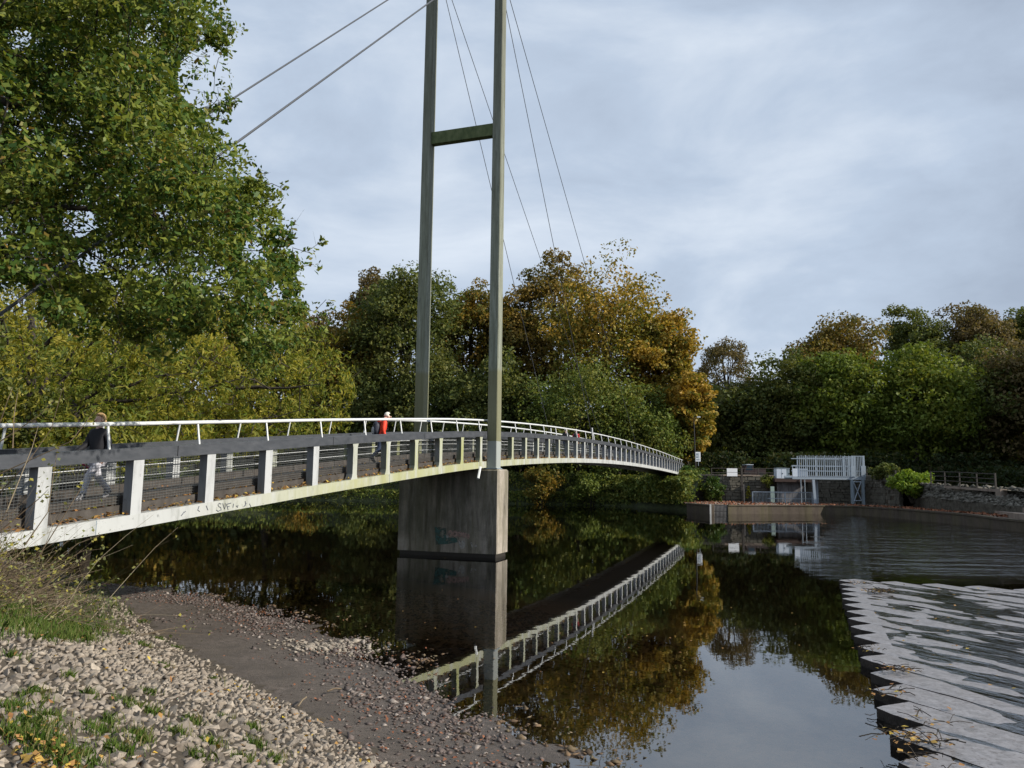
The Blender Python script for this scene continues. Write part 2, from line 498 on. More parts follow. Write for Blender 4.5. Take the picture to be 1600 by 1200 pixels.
# river bed and gravel beach: one sheet that dips under the water
def bed_mat():
    m, t, b = nmat('gravel_and_silt')
    v = coords(t)
    c = ramp(t, noise(t, v, 11, 8, .75), [(.28, (.028, .022, .017)), (.48, (.085, .068, .055)), (.62, (.13, .105, .088)), (.78, (.21, .175, .15))])
    c2 = ramp(t, noise(t, v, 3, 6, .6), [(.3, (.055, .044, .035)), (.7, (.098, .079, .063))])
    f = vramp(t, noise(t, v, .55, 4, .6), .44, .58)
    c = mixc(t, f, c, c2)
    g = t.nodes.new('ShaderNodeNewGeometry')
    sx = t.nodes.new('ShaderNodeSeparateXYZ'); t.links.new(g.outputs['Position'], sx.inputs[0])
    # below the waterline the stones carry brown silt and weed
    u = math2(t, 'SUBTRACT', 1., vramp(t, sx.outputs['Z'], -.10, .0))
    weed = ramp(t, noise(t, v, 5, 8, .75), [(.32, (.11, .07, .038)), (.5, (.27, .17, .095)), (.66, (.42, .27, .155)), (.8, (.25, .195, .11))])
    c = mixc(t, u, c, weed)
    dd = math2(t, 'SUBTRACT', 1., vramp(t, sx.outputs['Z'], -1.2, -.45))
    c = mixc(t, dd, c, (.075, .052, .028))
    t.links.new(c, b.inputs['Base Color'])
    r_ = N(t, 'ShaderNodeMapRange'); r_.inputs['From Min'].default_value = .0; r_.inputs['From Max'].default_value = .13
    r_.inputs['To Min'].default_value = .38; r_.inputs['To Max'].default_value = .85
    t.links.new(sx.outputs['Z'], r_.inputs['Value']); t.links.new(r_.outputs[0], b.inputs['Roughness'])
    bump(t, b, noise(t, v, 30, 6, .7), .8, .03)
    return m
def ground_z(P):
    P = np.asarray(P, float)
    h, dS, dF = near_h(P)
    nz_ = fbm(P, .55) * .05 + fbm(P, 2.2, 9.) * .018
    return h + nz_ * np.where(dF > 0, 1.2, np.where(dS > -4, .8, .4)), dS, dF
P, F = grid(-50, 18, 341, -12, 62, 371)
h, dS, dF = ground_z(P)
keep = dF[F].min(1) < .9
bed = link('gravel_beach', arr_mesh('gravel_beach', np.column_stack([P, h]), F[keep], bed_mat()), kind='structure')
bed.data.polygons.foreach_set('use_smooth', [True] * len(bed.data.polygons))
keep = dF[F].max(1) > -.05
slope = link('bank_slope', arr_mesh('bank_slope', np.column_stack([P, h + .006]), F[keep], M_soil), kind='structure')
slope.data.polygons.foreach_set('use_smooth', [True] * len(slope.data.polygons))
# deep bed and far plain under everything
MB().abox(-2500, 2500, -2500, 2500, -2.2, -1.55).build('river_bed', mat_noise('dark_silt', [(.3, (.03, .024, .014)), (.7, (.055, .042, .024))], 1.5, .9), kind='structure')
# near bank away from the picture (left and behind the camera)
mb = MB()
mb.v += [(-50, -12, 1.9), (18, -12, 1.5), (60, -60, 1.5), (60, -400, 2), (-600, -400, 2), (-600, 240, 2.6), (-50, 40, 2.4)]
mb.f.append((0, 1, 2, 3, 4, 5, 6))
mb.build('near_ground', M_soil, kind='structure')

P, F = grid(-320, 120, 12, -60, 170, 12)
riv = link('river', arr_mesh('river', np.column_stack([P, np.zeros(len(P))]), F, M_water), kind='structure')
# ================================================================== FOOTBRIDGE
TH = math.atan(.3481)
UV = Vector((math.sin(TH), math.cos(TH), 0)); NV = Vector((-math.cos(TH), math.sin(TH), 0))
BAY = 1.9; KY = 1.794; DECKW = 2.84
ZT_I = [-5, 0, 1, 2, 3, 4, 5, 7, 9, 11.26, 16, 20.5, 25, 29.3, 33, 37.4, 46]
ZT_Z = [1.40, 2.20, 2.36, 2.53, 2.69, 2.86, 3.02, 3.33, 3.62, 3.87, 4.23, 4.43, 4.51, 4.50, 4.44, 4.33, 4.02]
from numpy.polynomial import polynomial as _pl
_m = [(ZT_Z[k + 1] - ZT_Z[k]) / (ZT_I[k + 1] - ZT_I[k]) for k in range(len(ZT_I) - 1)]
def zt(i):
    """top of the white edge beam at post number i (smooth cubic through the measured heights)"""
    k = min(max(int(np.searchsorted(ZT_I, i)) - 1, 0), len(ZT_I) - 2)
    h_ = ZT_I[k + 1] - ZT_I[k]; u = (i - ZT_I[k]) / h_
    m0 = _m[k] if k == 0 else (_m[k] + _m[k - 1]) / 2
    m1 = _m[k] if k == len(_m) - 1 else (_m[k] + _m[k + 1]) / 2
    return ((2 * u**3 - 3 * u**2 + 1) * ZT_Z[k] + (u**3 - 2 * u**2 + u) * h_ * m0 + (-2 * u**3 + 3 * u**2) * ZT_Z[k + 1] + (u**3 - u**2) * h_ * m1)
def B(i, t, dz=None, z=None):
    Y = KY * (i + 6.81)
    p = Vector((.3481 * Y - 11.714, Y, 0)) + NV * t
    p.z = z if z is not None else zt(i) + dz
    return p
def brot(i):
    return Matrix.Rotation(-TH, 4, 'Z')
I0, I1 = -4.5, 46.0
bridge = thing('footbridge', 'long white footbridge with dark rails hung by cables from a tall two-legged pylon', 'footbridge', loc=B(10.6, 1.4, z=0))
steps = [I0 + .5 * k for k in range(int((I1 - I0) * 2) + 1)]
def bar(name, t0, t1, z0, z1, mat, parent=bridge, ii=steps, smooth=False, **props):
    return MB().sweep([[B(i, t0, z0), B(i, t1, z0), B(i, t1, z1), B(i, t0, z1)] for i in ii]).build(name, mat, parent, **props)
for t0, t1, td0, td1, rt in ((0, .24, -.012, .30, .17), (DECKW - .24, DECKW, DECKW - .30, DECKW + .012, DECKW - .17)):
    bar('edge_beam', t0, t1, -.25, 0, M_beam)
    bar('dark_rail_beam', td0, td1, .985, 1.20, M_dark)
    MB().tube([B(i, rt, 1.645) for i in steps], .038, 8).build('handrail', M_rail, bridge, smooth=True)
    tin = .30 if t0 == 0 else DECKW - .30
    for hz, r_ in ((.22, .018), (.46, .015), (.70, .015), (.86, .018)) if t0 else ():
        MB().tube([B(i, tin, hz) for i in steps], r_, 5).build('infill_rail', M_rail, bridge, smooth=True)
    kt = (.34, .40) if t0 == 0 else (DECKW - .40, DECKW - .34)
    bar('kerb_board', kt[0], kt[1], .17, .33, M_plank)
bar('deck', .26, DECKW - .26, -.02, .17, M_plank)
# leaf litter lying along both ledges
# posts, struts, mesh
M_postshade = painted('shaded_post_paint', (.20, .215, .235), (.14, .15, .165), (.085, .105, .04), 20, 30, .85)  # darker copy of post paint and algae, side-face shade put into the colour
def post_mesh(wide, flare, s):
    w = wide / 2; h_ = 1.03
    if flare:
        pr = [(-w - .09, -.04), (w + .09, -.04), (w + .03, .05), (w, .15), (w, h_ - .17), (w + .03, h_ - .07), (w + .08, h_), (-w - .08, h_), (-w - .03, h_ - .07), (-w, h_ - .17), (-w, .15), (-w - .03, .05)]
    else:
        pr = [(-w, -.04), (w, -.04), (w, h_), (-w, h_)]
    mb = MB(); mb.prism([(a, 0, b) for a, b in pr], (0, .19, 0))
    me = mb.mesh('post', M_post); me.materials.append(M_postshade)
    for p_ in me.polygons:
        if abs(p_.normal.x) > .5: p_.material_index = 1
    return me
pm = {}
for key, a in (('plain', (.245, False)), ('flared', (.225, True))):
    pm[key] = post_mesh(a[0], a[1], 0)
BR = Matrix((( UV.x, NV.x, 0, 0), (UV.y, NV.y, 0, 0), (0, 0, 1, 0), (0, 0, 0, 1)))
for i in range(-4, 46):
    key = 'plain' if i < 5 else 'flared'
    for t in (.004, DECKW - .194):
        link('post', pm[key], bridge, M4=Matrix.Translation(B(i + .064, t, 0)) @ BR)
k = 0
si = .75 - 1.17 * 4
stm = MB().tube([(0, 0, 0), (0, .075, .44)], .024, 6).mesh('strut', M_rail)
stm2 = MB().tube([(0, 0, 0), (0, -.075, .44)], .024, 6).mesh('strut', M_rail)
while si < 45.8:
    link('strut', stm, bridge, M4=Matrix.Translation(B(si, .10, 1.19)) @ BR)
    link('strut', stm2, bridge, M4=Matrix.Translation(B(si, DECKW - .10, 1.19)) @ BR)
    si += 1.17
def wire(mb, a, b, r):
    d = (b - a).normalized(); q = d.cross(Vector((UV.y, -UV.x, .3))).normalized() * r; w_ = d.cross(q).normalized() * r
    o = len(mb.v)
    mb.v += [tuple(a + q), tuple(a - q * .5 + w_ * .87), tuple(a - q * .5 - w_ * .87), tuple(b + q), tuple(b - q * .5 + w_ * .87), tuple(b - q * .5 - w_ * .87)]
    for j in range(3):
        j2 = (j + 1) % 3
        mb.f.append((o + j, o + j2, o + 3 + j2, o + 3 + j))
for i in range(-4, 45):
    fine = i < 13
    for t in (.315, DECKW - .315):
        mb = MB()
        nh = 19 if fine else 10
        for k in range(nh):
            z = .05 + .92 * k / (nh - 1)
            wire(mb, B(i + .08, t, z), B(i + 1.02, t, z), .0038 if fine else .006)
        nv = 26 if fine else 9
        for k in range(nv):
            a = i + .09 + .92 * k / (nv - 1)
            wire(mb, B(a, t, .04), B(a, t, .98), .0038 if fine else .005)
        mb.build('mesh_panel', M_wire, bridge)
# joints of the dark rail beam and rust-stained bolts beside them
for k in range(-1, 15):
    i = 1.55 + 2.9 * k
    if i > 45: break
    MB().sweep([[B(i - .006, -.016, z_), B(i + .006, -.016, z_), B(i + .006, -.011, z_), B(i - .006, -.011, z_)] for z_ in (.99, 1.195)]).build('rail_joint', M_black, bridge)
for k in range(-1, 9):
    i = .62 + 5.5 * k
    if i > 45: break
    MB().sweep([[B(i - .004, -.004, z_), B(i + .004, -.004, z_), B(i + .004, .001, z_), B(i - .004, .001, z_)] for z_ in (-.245, -.005)]).build('beam_joint', M_bluedk, bridge)
# pylon
LI0, LI1 = 10.38, 10.64
def leg(ta, tb):
    rings = []
    for z, s_ in ((3.46, 1.), (8, .985), (16, .95), (26.4, .9)):
        ic, tc_ = (LI0 + LI1) / 2, (ta + tb) / 2
        di, dt = (LI1 - LI0) / 2 * s_, (tb - ta) / 2 * s_
        c = .03
        rings.append([B(ic - di, tc_ - dt + c, z=z), B(ic - di, tc_ + dt - c, z=z), B(ic - di + c * .5, tc_ + dt, z=z), B(ic + di - c * .5, tc_ + dt, z=z), B(ic + di, tc_ + dt - c, z=z), B(ic + di, tc_ - dt + c, z=z), B(ic + di - c * .5, tc_ - dt, z=z), B(ic - di + c * .5, tc_ - dt, z=z)])
    return MB().sweep(rings).build('pylon_leg', M_leg, bridge)
leg(-.43, -.005); leg(DECKW + .005, DECKW + .43)
for ta in (-.47, DECKW - .035):
    MB().sweep([[B(LI0 - .03, ta, z=z_), B(LI0 - .03, ta + .5, z=z_), B(LI1 + .03, ta + .5, z=z_), B(LI1 + .03, ta, z=z_)] for z_ in (3.482, 3.52)]).build('base_plate', M_bluedk, bridge)
def crossbeam(z0, z1):
    a, b = LI0 + .05, LI1 - .05
    MB().sweep([[B(a, t, z=z0), B(b, t, z=z0), B(b, t, z=z1), B(a, t, z=z1)] for t in (-.03, DECKW + .03)]).build('cross_beam', M_mossbeam, bridge)
zc = atY(719, 209, 31.4).z
crossbeam(zc - .26, zc + .27); crossbeam(25.2, 25.7)
# cables
ZC = atY(765, -62, 31.05).z
for t in (.06, DECKW - .06):
    for ie, dz, r_ in ((20.3, 1.15, .016), (28.9, 1.15, .016)):
        top = B(10.62, t, z=ZC + (0 if ie < 25 else .45)); end = B(ie, t, dz)
        MB().tube([top, end], r_, 5).build('stay_cable', M_cable, bridge)
        MB().tube([B(ie, t, 1.0), B(ie - .1, t, 1.95 if ie < 25 else 1.6)], .045, 6).build('cable_socket', M_rail, bridge)
    MB().tube([B(10.4, t, z=ZC + .1), B(-2.1, t, .5)], .026, 6).build('back_stay', M_cable, bridge)
# pier
PI0, PI1 = 10.33, 11.02
zp = 3.48
def pier_block(t0, t1, a, b, z0, z1, ch=.06):
    ring = lambda z, g=0: [B(a + g, t0 + g, z=z), B(a + g, t1 - g, z=z), B(b - g, t1 - g, z=z), B(b - g, t0 + g, z=z)]
    return MB().sweep([ring(z0), ring(z1 - ch), ring(z1, ch * .7)])
pier_block(-.5, 2.52, PI0, PI1, .16, zp).build('pier', M_pier, bridge)
pier_block(2.523, 3.82, PI0 + .025, PI1 - .02, .16, zp - .02).build('pier_end', M_pier, bridge)
pier_block(-.44, 3.74, PI0 + .05, PI1 - .04, -1.5, .158, .001).build('footing', M_footing, bridge)
# graffiti on the upstream face of the pier (paint, 4 mm proud)
def face_pt(px, py, off=.006):
    """point on the pier's camera-side face seen at a photo pixel"""
    d = ray(px, py); o = Vector((0, 0, EYE)); P0 = B(PI0, 0, z=0) - UV * off
    return o + d * ((P0 - o).dot(UV) / d.dot(UV))
def graf_mat(name, c, thr=.42):
    m, t, b = nmat(name)
    f = noise(t, coords(t), 9, 6, .7)
    t.links.new(ramp(t, f, [(.3, tuple(x * .45 for x in c)), (.6, c)]), b.inputs['Base Color'])
    b.inputs['Roughness'].default_value = .8
    tr = N(t, 'ShaderNodeBsdfTransparent'); ms = N(t, 'ShaderNodeMixShader')
    t.links.new(vramp(t, noise(t, coords(t), 3.2, 6, .75), thr, thr + .12), ms.inputs[0])
    t.links.new(tr.outputs[0], ms.inputs[1]); t.links.new(b.outputs[0], ms.inputs[2])
    t.links.new(ms.outputs[0], t.nodes['Material Output'].inputs['Surface'])
    return m
def patch(name, pix, mat, off=.006):
    mb = MB(); mb.v = [tuple(face_pt(x, y, off)) for x, y in pix]; mb.f = [tuple(range(len(pix)))]
    return mb.build(name, mat, bridge)
patch('graffiti_patch', [(679, 823), (697, 825), (697, 839), (722, 842), (721, 846), (700, 850), (681, 851)], graf_mat('teal_spray', (.06, .13, .115), .42))
pk = graf_mat('pink_spray', (.40, .27, .23), .36); wh = graf_mat('white_spray', (.40, .38, .35), .34)
def ring_letter(cx, cy, rx, ry, hole=True, mat=pk):
    n = 14; mb = MB()
    out = [face_pt(cx + rx * math.cos(a) * (1 + .12 * math.sin(3 * a + cx)), cy + ry * math.sin(a), .009) for a in [2 * math.pi * j / n for j in range(n)]]
    if hole:
        inn = [face_pt(cx + rx * .33 * math.cos(a), cy + ry * .3 * math.sin(a), .009) for a in [2 * math.pi * j / n for j in range(n)]]
        mb.v = [tuple(p) for p in out + inn]
        mb.f = [(j, (j + 1) % n, n + (j + 1) % n, n + j) for j in range(n)]
    else:
        mb.v = [tuple(p) for p in out]; mb.f = [tuple(range(n))]
    return mb.build('graffiti_letter', mat, bridge)
for q in ((703.5, 833.5, 4.2, 5.2), (711, 834, 4.2, 5), (718.5, 835, 4, 4.8), (725.5, 836, 3.8, 4.6)): ring_letter(*q)
ring_letter(731.5, 838, 2.6, 4.2, False); ring_letter(699, 838, 2, 3, False, wh)
for pts in ([(715.5, 844), (718, 844), (720.5, 851), (722.5, 857), (720.5, 858), (717, 851)], [(720.5, 845), (726, 844.5), (727, 849), (725.5, 856), (722.5, 857.5), (721.5, 852)], [(735, 848), (737, 847), (739, 855), (737.5, 855.5)], [(741, 853), (744.5, 851), (745, 854), (741.5, 855)]):
    patch('graffiti_letter', pts, wh, .009)
# scrawled tag on the near edge beam
tagm = flat('marker_scrawl', (.10, .11, .14), .7)
def beam_pt(px, py):
    d = ray(px, py); o = Vector((0, 0, EYE)); P0 = B(0, 0, z=0) - NV * .004
    return o + d * ((P0 - o).dot(NV) / d.dot(NV))
for st in ([(345.5, 787.5), (342.5, 786.5), (340.5, 789), (342, 791.5), (345, 793), (345.5, 796.5), (341, 799), (338, 797)], [(348, 786.5), (349.5, 792), (351, 795.5), (352, 791), (352, 786)], [(354, 788.5), (355.5, 793), (356.5, 797)], [(354, 788), (361, 786)], [(355, 792), (358.5, 791)], [(311, 791), (309, 797), (312, 799)], [(322, 790), (325, 797)], [(283, 806), (287, 801), (290, 799)], [(365, 787), (364, 793)], [(372, 789), (371, 793), (369, 790)], [(383, 783), (384, 789), (381, 792), (385, 786)], [(390, 787), (392, 792)]):
    MB().tube([beam_pt(*q) for q in st], .009, 4).build('scrawl', tagm, bridge)
MB().tube([B(10.0, -.02, -.2), B(9.75, -.12, -.62)], .05, 6).build('drain_pipe', M_rail, bridge)
# fallen leaves on the ledges and the deck
def scatter_leaves(name, pts, nrm_amp, size, mat, parent=None, seed=1, **props):
    r_ = np.random.default_rng(seed); n = len(pts)
    a = r_.uniform(0, 2 * np.pi, n); tilt = r_.normal(0, nrm_amp, (n, 2))
    s_ = size * r_.uniform(.6, 1.3, n)
    ax = np.stack([np.cos(a), np.sin(a), tilt[:, 0]], 1); bx = np.stack([-np.sin(a), np.cos(a), tilt[:, 1]], 1)
    P = np.asarray(pts)
    V = np.stack([P - ax * s_[:, None] * .5, P + bx * s_[:, None] * .32 + [0, 0, .006], P + ax * s_[:, None] * .5, P - bx * s_[:, None] * .32 + [0, 0, .006]], 1).reshape(-1, 3)
    return link(name, arr_mesh(name, V, np.arange(4 * n).reshape(n, 4), mat), parent, **props)
pts = []
for k in range(5200):
    i = random.uniform(-4, 24); t = random.choice([random.uniform(.02, .33)] * 3 + [random.uniform(DECKW - .33, DECKW - .02), random.uniform(.3, 2.5)])
    z = .012 if (t < .26 or t > DECKW - .26) else .18
    if t < .4 and z < .1: z += random.random() ** 2 * .07
    pts.append(B(i, t, z))
scatter_leaves('leaf_litter', pts, .35, .085, M_litter, bridge, kind='stuff')
# ================================================================== FAR BANK
TOPL = [(1095, 743, 90), (1130, 743, 88), (1240, 744, 88), (1345, 746, 84), (1400, 752, 76), (1470, 757, 68), (1560, 765, 60), (1700, 778, 50), (1900, 790, 40)]
TOP = [atY(*q) for q in TOPL]
FRONT = [Vector((-600, 300, 3.9)), Vector((-150, 150, 3.9)), Vector((-60, 124, 3.9)), Vector((-16.4, 108, 3.9)), Vector((8, 103.5, 3.9)), Vector((19, 99, 3.9))] + TOP + [Vector((60, 10, 2.5)), Vector((120, -120, 2.5)), Vector((400, -500, 2.5))]
M_wood = mat_noise('woodland_floor', [(.3, (.02, .024, .01)), (.55, (.045, .05, .02)), (.8, (.07, .055, .03))], .7, .95, bstr=.6, bdist=.1)
mb = MB()
for p in FRONT:
    far = Vector((p.x * 6 + 200, max(p.y, 0) + 2200, 6))
    if p.x > 45: far = Vector((2600, p.y * 5 + 500, 5))
    mid = p.lerp(far, .03)
    mb.v += [tuple(p), (mid.x, mid.y, p.z * .8 + 1.2), tuple(far)]
for k in range(len(FRONT) - 1):
    a = 3 * k
    mb.f += [(a, a + 3, a + 4, a + 1), (a + 1, a + 4, a + 5, a + 2)]
mb.build('far_ground', M_wood, kind='structure')
# grassy bank from the woodland edge down to the water, left of the weir
SHF = [Vector((-600, 285, -.3)), Vector((-150, 138, -.3)), Vector((-60, 113, -.3)), Vector((-16.4, 100.6, -.3)), Vector((8.2, 97.4, -.3)), Vector((14.5, 93, -.3)), Vector((17.6, 86, -.3)), Vector((18.6, 79.4, -.3))]
FR2 = FRONT[:5] + [FRONT[5].lerp(FRONT[6], .2), FRONT[5].lerp(FRONT[6], .7), FRONT[6]]
mb = MB()
for a, b in zip(SHF, FR2):
    for u, zz in ((0, -.3), (.08, .25), (.4, 2.0), (.7, 3.2), (1, b.z - .01)):
        q = a.lerp(b, u); mb.v.append((q.x, q.y, zz))
for k in range(len(SHF) - 1):
    for j in range(4):
        o = 5 * k + j
        mb.f.append((o, o + 5, o + 6, o + 1))
M_bankgreen = mat_noise('weedy_bank', [(.3, (.018, .02, .01)), (.5, (.04, .05, .018)), (.7, (.06, .075, .025)), (.85, (.08, .065, .04))], 1.2, .95, bstr=.8, bdist=.15)
mb.build('river_bank', M_bankgreen, kind='structure')

# low concrete river wall, curving towards the right
WB = [(1073, 800), (1107, 803.5)]
W1 = [gnd(1073, 800), gnd(1109, 803.5)]
W2 = [gnd(1138, 803.5), gnd(1200, 803.2), gnd(1290, 803.5), gnd(1340, 805), gnd(1380, 808), gnd(1418, 811.5), gnd(1450, 815), gnd(1485, 818.5), gnd(1520, 822.5), gnd(1560, 827), gnd(1600, 832), gnd(1680, 842), Vector((33, 36, 0)), Vector((33, 20, 0))]
def wall_strip(L, ztop, th, zb=-1.5):
    rings = []
    for k, p in enumerate(L):
        d = (L[min(k + 1, len(L) - 1)] - L[max(k - 1, 0)]); d.z = 0; d.normalize()
        nrm = Vector((-d.y, d.x, 0))
        if nrm.dot(Vector((.3, 1, 0))) < 0: nrm = -nrm
        q = p + nrm * th; z = ztop(p)
        rings.append([(p.x, p.y, zb), (p.x, p.y, z - .16), (p.x - nrm.x * .07, p.y - nrm.y * .07, z - .13), (p.x - nrm.x * .07, p.y - nrm.y * .07, z), (q.x, q.y, z), (q.x, q.y, zb)])
    return MB().sweep(rings)
zw = lambda p: .80 if p.y < 56 else .90
cw = thing('river_wall', 'low stained concrete wall curving along the water below the steel platform', 'wall', loc=W2[3])
wall_strip(W2, zw, .5).build('wall_section', M_weirwall, cw)
wall_strip(W1, lambda p: .92, .5).build('wall_section', M_weirwall, cw)
# debris grate between the two lengths of wall
gr = thing('debris_grate', 'small dark barred grate in a gap of the river wall beside the ivy', 'grate', loc=gnd(1123, 803.5))
a, b = W1[-1] + Vector((.05, .12, 0)), W2[0] + Vector((-.05, .12, 0))
for k in range(13):
    p = a.lerp(b, (k + .5) / 13)
    MB().abox(p.x - .022, p.x + .022, p.y - .03, p.y + .03, -.6, .86).build('bar', flat('dull_bar', (.24, .23, .22), .6) if k == 0 else bpy.data.materials['dull_bar'], gr)
MB().sweep([[(p.x, p.y - .05, z0), (p.x, p.y + .05, z0), (p.x, p.y + .05, z0 + .07), (p.x, p.y - .05, z0 + .07)] for z0 in (.25,) for p in (a, b)]).build('rail', M_black, gr)
MB().abox(W1[-1].x - .005, W1[-1].x + .15, W1[-1].y - .06, W1[-1].y + .3, -1, .93).build('pale_end_post', flat('pale_post', (.5, .5, .48), .6), gr)
MB().abox(a.x, b.x, a.y + .6, a.y + .7, -1.2, .8).build('recess_shade', M_black, gr)  # black panel standing in for the shade behind the bars
# ledge behind the wall
LG = [gnd(1073, 800) + Vector((0, .4, 0))] + [p + Vector((.05, .42, 0)) if p.y > 70 else p + Vector((.45, .1, 0)) for p in W2]
BK = [Vector((19.5, 90, 0)), Vector((23, 88.05, 0)), Vector((25, 88.05, 0)), Vector((30.5, 88.05, 0)), Vector((36.3, 86, 0))] + [Vector((q.x + 6.5, q.y + 3, 0)) for q in LG[5:]]
mb = MB()
for p, q in zip(LG, BK): mb.v += [(p.x, p.y, .78 if p.y < 56 else .875), (q.x, q.y, .88)]
for k in range(len(LG) - 1): mb.f.append((2 * k, 2 * k + 2, 2 * k + 3, 2 * k + 1))
mb.build('concrete_ledge', M_ledge, kind='structure')
pts = []
for k in range(2600):
    j = random.randint(0, 9); u = random.random(); w_ = random.random() ** 1.6
    p = LG[j].lerp(LG[j + 1], u); q = BK[j].lerp(BK[j + 1], u); c = p.lerp(q, w_ * (.5 if j > 3 else 1))
    pts.append((c.x, c.y, .885 + random.random() * .07))
scatter_leaves('red_leaf_litter', pts, .6, .22, M_redlitter, seed=5, kind='stuff')

# old stone retaining wall, stones laid one by one
def rubble_mat():
    return island_mat('old_wall_stone', [(0, (.075, .07, .058)), (.3, (.14, .13, .11)), (.6, (.10, .095, .078)), (.85, (.21, .195, .165)), (1, (.055, .055, .042))], bscale=5, bstr=.6)
M_wst = rubble_mat()
sw = thing('stone_wall', 'old dark rubble stone retaining wall behind the steel platform', 'wall', loc=(29, 88, .85))
wpts = [atY(1085, 760, 89.5), atY(1130, 760, 88), atY(1240, 760, 88), atY(1345, 760, 84), atY(1405, 760, 75.5)]
wpts = [Vector((p.x, p.y, 0)) for p in wpts]
mb = MB()
rings = []
for p in wpts:
    rings.append([(p.x, p.y + .25, .5), (p.x, p.y + .25, 3.75), (p.x, p.y + .9, 3.8), (p.x, p.y + .9, .5)])
MB().sweep(rings).build('mortar_core', M_soil, sw)
mb = MB(); mw = MB()
tot = [0]
for p, q in zip(wpts[:-1], wpts[1:]): tot.append(tot[-1] + (q - p).length)
def wpos(s_):
    for k in range(len(wpts) - 1):
        if s_ <= tot[k + 1] or k == len(wpts) - 2:
            d = (wpts[k + 1] - wpts[k]).normalized(); return wpts[k] + d * (s_ - tot[k]), d
big = []
z = .55
while z < 3.75:
    hh = random.uniform(.22, .42); s_ = random.uniform(-.5, 0)
    while s_ < tot[-1]:
        L = random.uniform(.3, .95)
        p, d = wpos(min(max(s_ + L / 2, 0), tot[-1])); nn = Vector((d.y, -d.x, 0))
        out = random.uniform(.0, .13)
        ok = []
        for (u, v, w_) in ((-1, -1, 0), (1, -1, 0), (1, -1, 1), (-1, -1, 1), (-1, 1, 0), (1, 1, 0), (1, 1, 1), (-1, 1, 1)):
            q = p + d * (u * (L / 2 - .022) + random.uniform(-.03, .03)) + nn * (out if v < 0 else -.28)
            ok.append((q.x, q.y, min(z + .02 + w_ * (hh - .04) + random.uniform(-.025, .025), 3.95)))
        c8 = [ok[0], ok[1], ok[5], ok[4], ok[3], ok[2], ok[6], ok[7]]
        big.append((L * hh, c8)); s_ += L
    z += hh
big.sort(key=lambda q: -q[0])
for a_, c8 in big[:290]:
    MB().box(c8).build('stone', M_wst, sw)
for a_, c8 in big[290:]: mb.box(c8)
mb.build('small_stones', M_wst, sw, kind='stuff')
mb = MB()
for k in range(len(wpts) - 1):
    p, q = wpts[k], wpts[k + 1]
    mb.sweep([[(c.x, c.y - .12, 3.78), (c.x, c.y + .9, 3.78), (c.x, c.y + .9, 3.92), (c.x, c.y - .12, 3.92)] for c in (p, q)])
mb.build('coping', M_ledge, sw)
# stony sloping bank on the right with two long concrete steps at its foot
BOT = [gnd(1390, 784, 1.0), gnd(1450, 778, 1.9), gnd(1600, 794, 1.5), gnd(1760, 812, 1.3), Vector((46, 30, 1.0))]
TT = [TOP[4] + Vector((-1.2, .6, 0)), TOP[5], TOP[6] + Vector((1.8, -2, 0)), TOP[7], Vector((50, 36, 2.6))]
n = 40; rows = 9; V = []
for a_ in range(n + 1):
    f_ = a_ / n * 4; k = min(int(f_), 3); u = f_ - k
    p = BOT[k].lerp(BOT[k + 1], u); q = TT[k].lerp(TT[k + 1], u)
    for r_ in range(rows + 1):
        w_ = (r_ - 1) / (rows - 1); c = p.lerp(q, max(w_, 0)) if r_ else Vector((p.x, p.y + .05, .5))
        V.append((c.x + random.uniform(-.06, .06), c.y, c.z + random.uniform(-.09, .09) * (1 if 0 < r_ < rows else .1)))
F = [(a_ * (rows + 1) + r_, (a_ + 1) * (rows + 1) + r_, (a_ + 1) * (rows + 1) + r_ + 1, a_ * (rows + 1) + r_ + 1) for a_ in range(n) for r_ in range(rows)]
M_sbank = mat_noise('stony_bank', [(.3, (.02, .018, .013)), (.48, (.055, .047, .034)), (.62, (.085, .076, .058)), (.75, (.035, .042, .018)), (.85, (.14, .13, .11))], 3.2, .95, bstr=.9, bdist=.12)
link('stony_bank', arr_mesh('stony_bank', V, np.array(F), M_sbank), kind='structure')
pts = []
for k in range(2600):
    f_ = random.random() * 4; j = min(int(f_), 3); u = f_ - j
    c = BOT[j].lerp(BOT[j + 1], u).lerp(TT[j].lerp(TT[j + 1], u), random.random()); pts.append((c.x, c.y, c.z + .03))
BANKPTS = np.array(pts)
stp = link('concrete_steps', MB().prism([Vector((BOT[1].x + 1, BOT[1].y - .2, .6)), Vector((BOT[2].x + .5, BOT[2].y - .2, .6)), Vector((BOT[3].x + .5, BOT[3].y, .6)), Vector((48, 45, .6)), Vector((44, 70, .6))], (0, 0, .2)).mesh('concrete_steps', M_ledge), kind='structure')
for py0, zz, sh in ((785, 1.18, .0), (779, 1.55, .0)):
    L = [gnd(1442 - (1.55 - zz) * 60, py0 - 3, zz), gnd(1600, py0 + 14 + (1.55 - zz) * 12, zz), gnd(1760, py0 + 34 + (1.55 - zz) * 12, zz), Vector((43, 34, zz))]
    rings = []
    for p in L: rings.append([(p.x, p.y, .5), (p.x, p.y, zz), (p.x + 2.2, p.y + 1.6, zz), (p.x + 2.2, p.y + 1.6, .5)])
    MB().sweep(rings).build('step', M_ledge, stp)

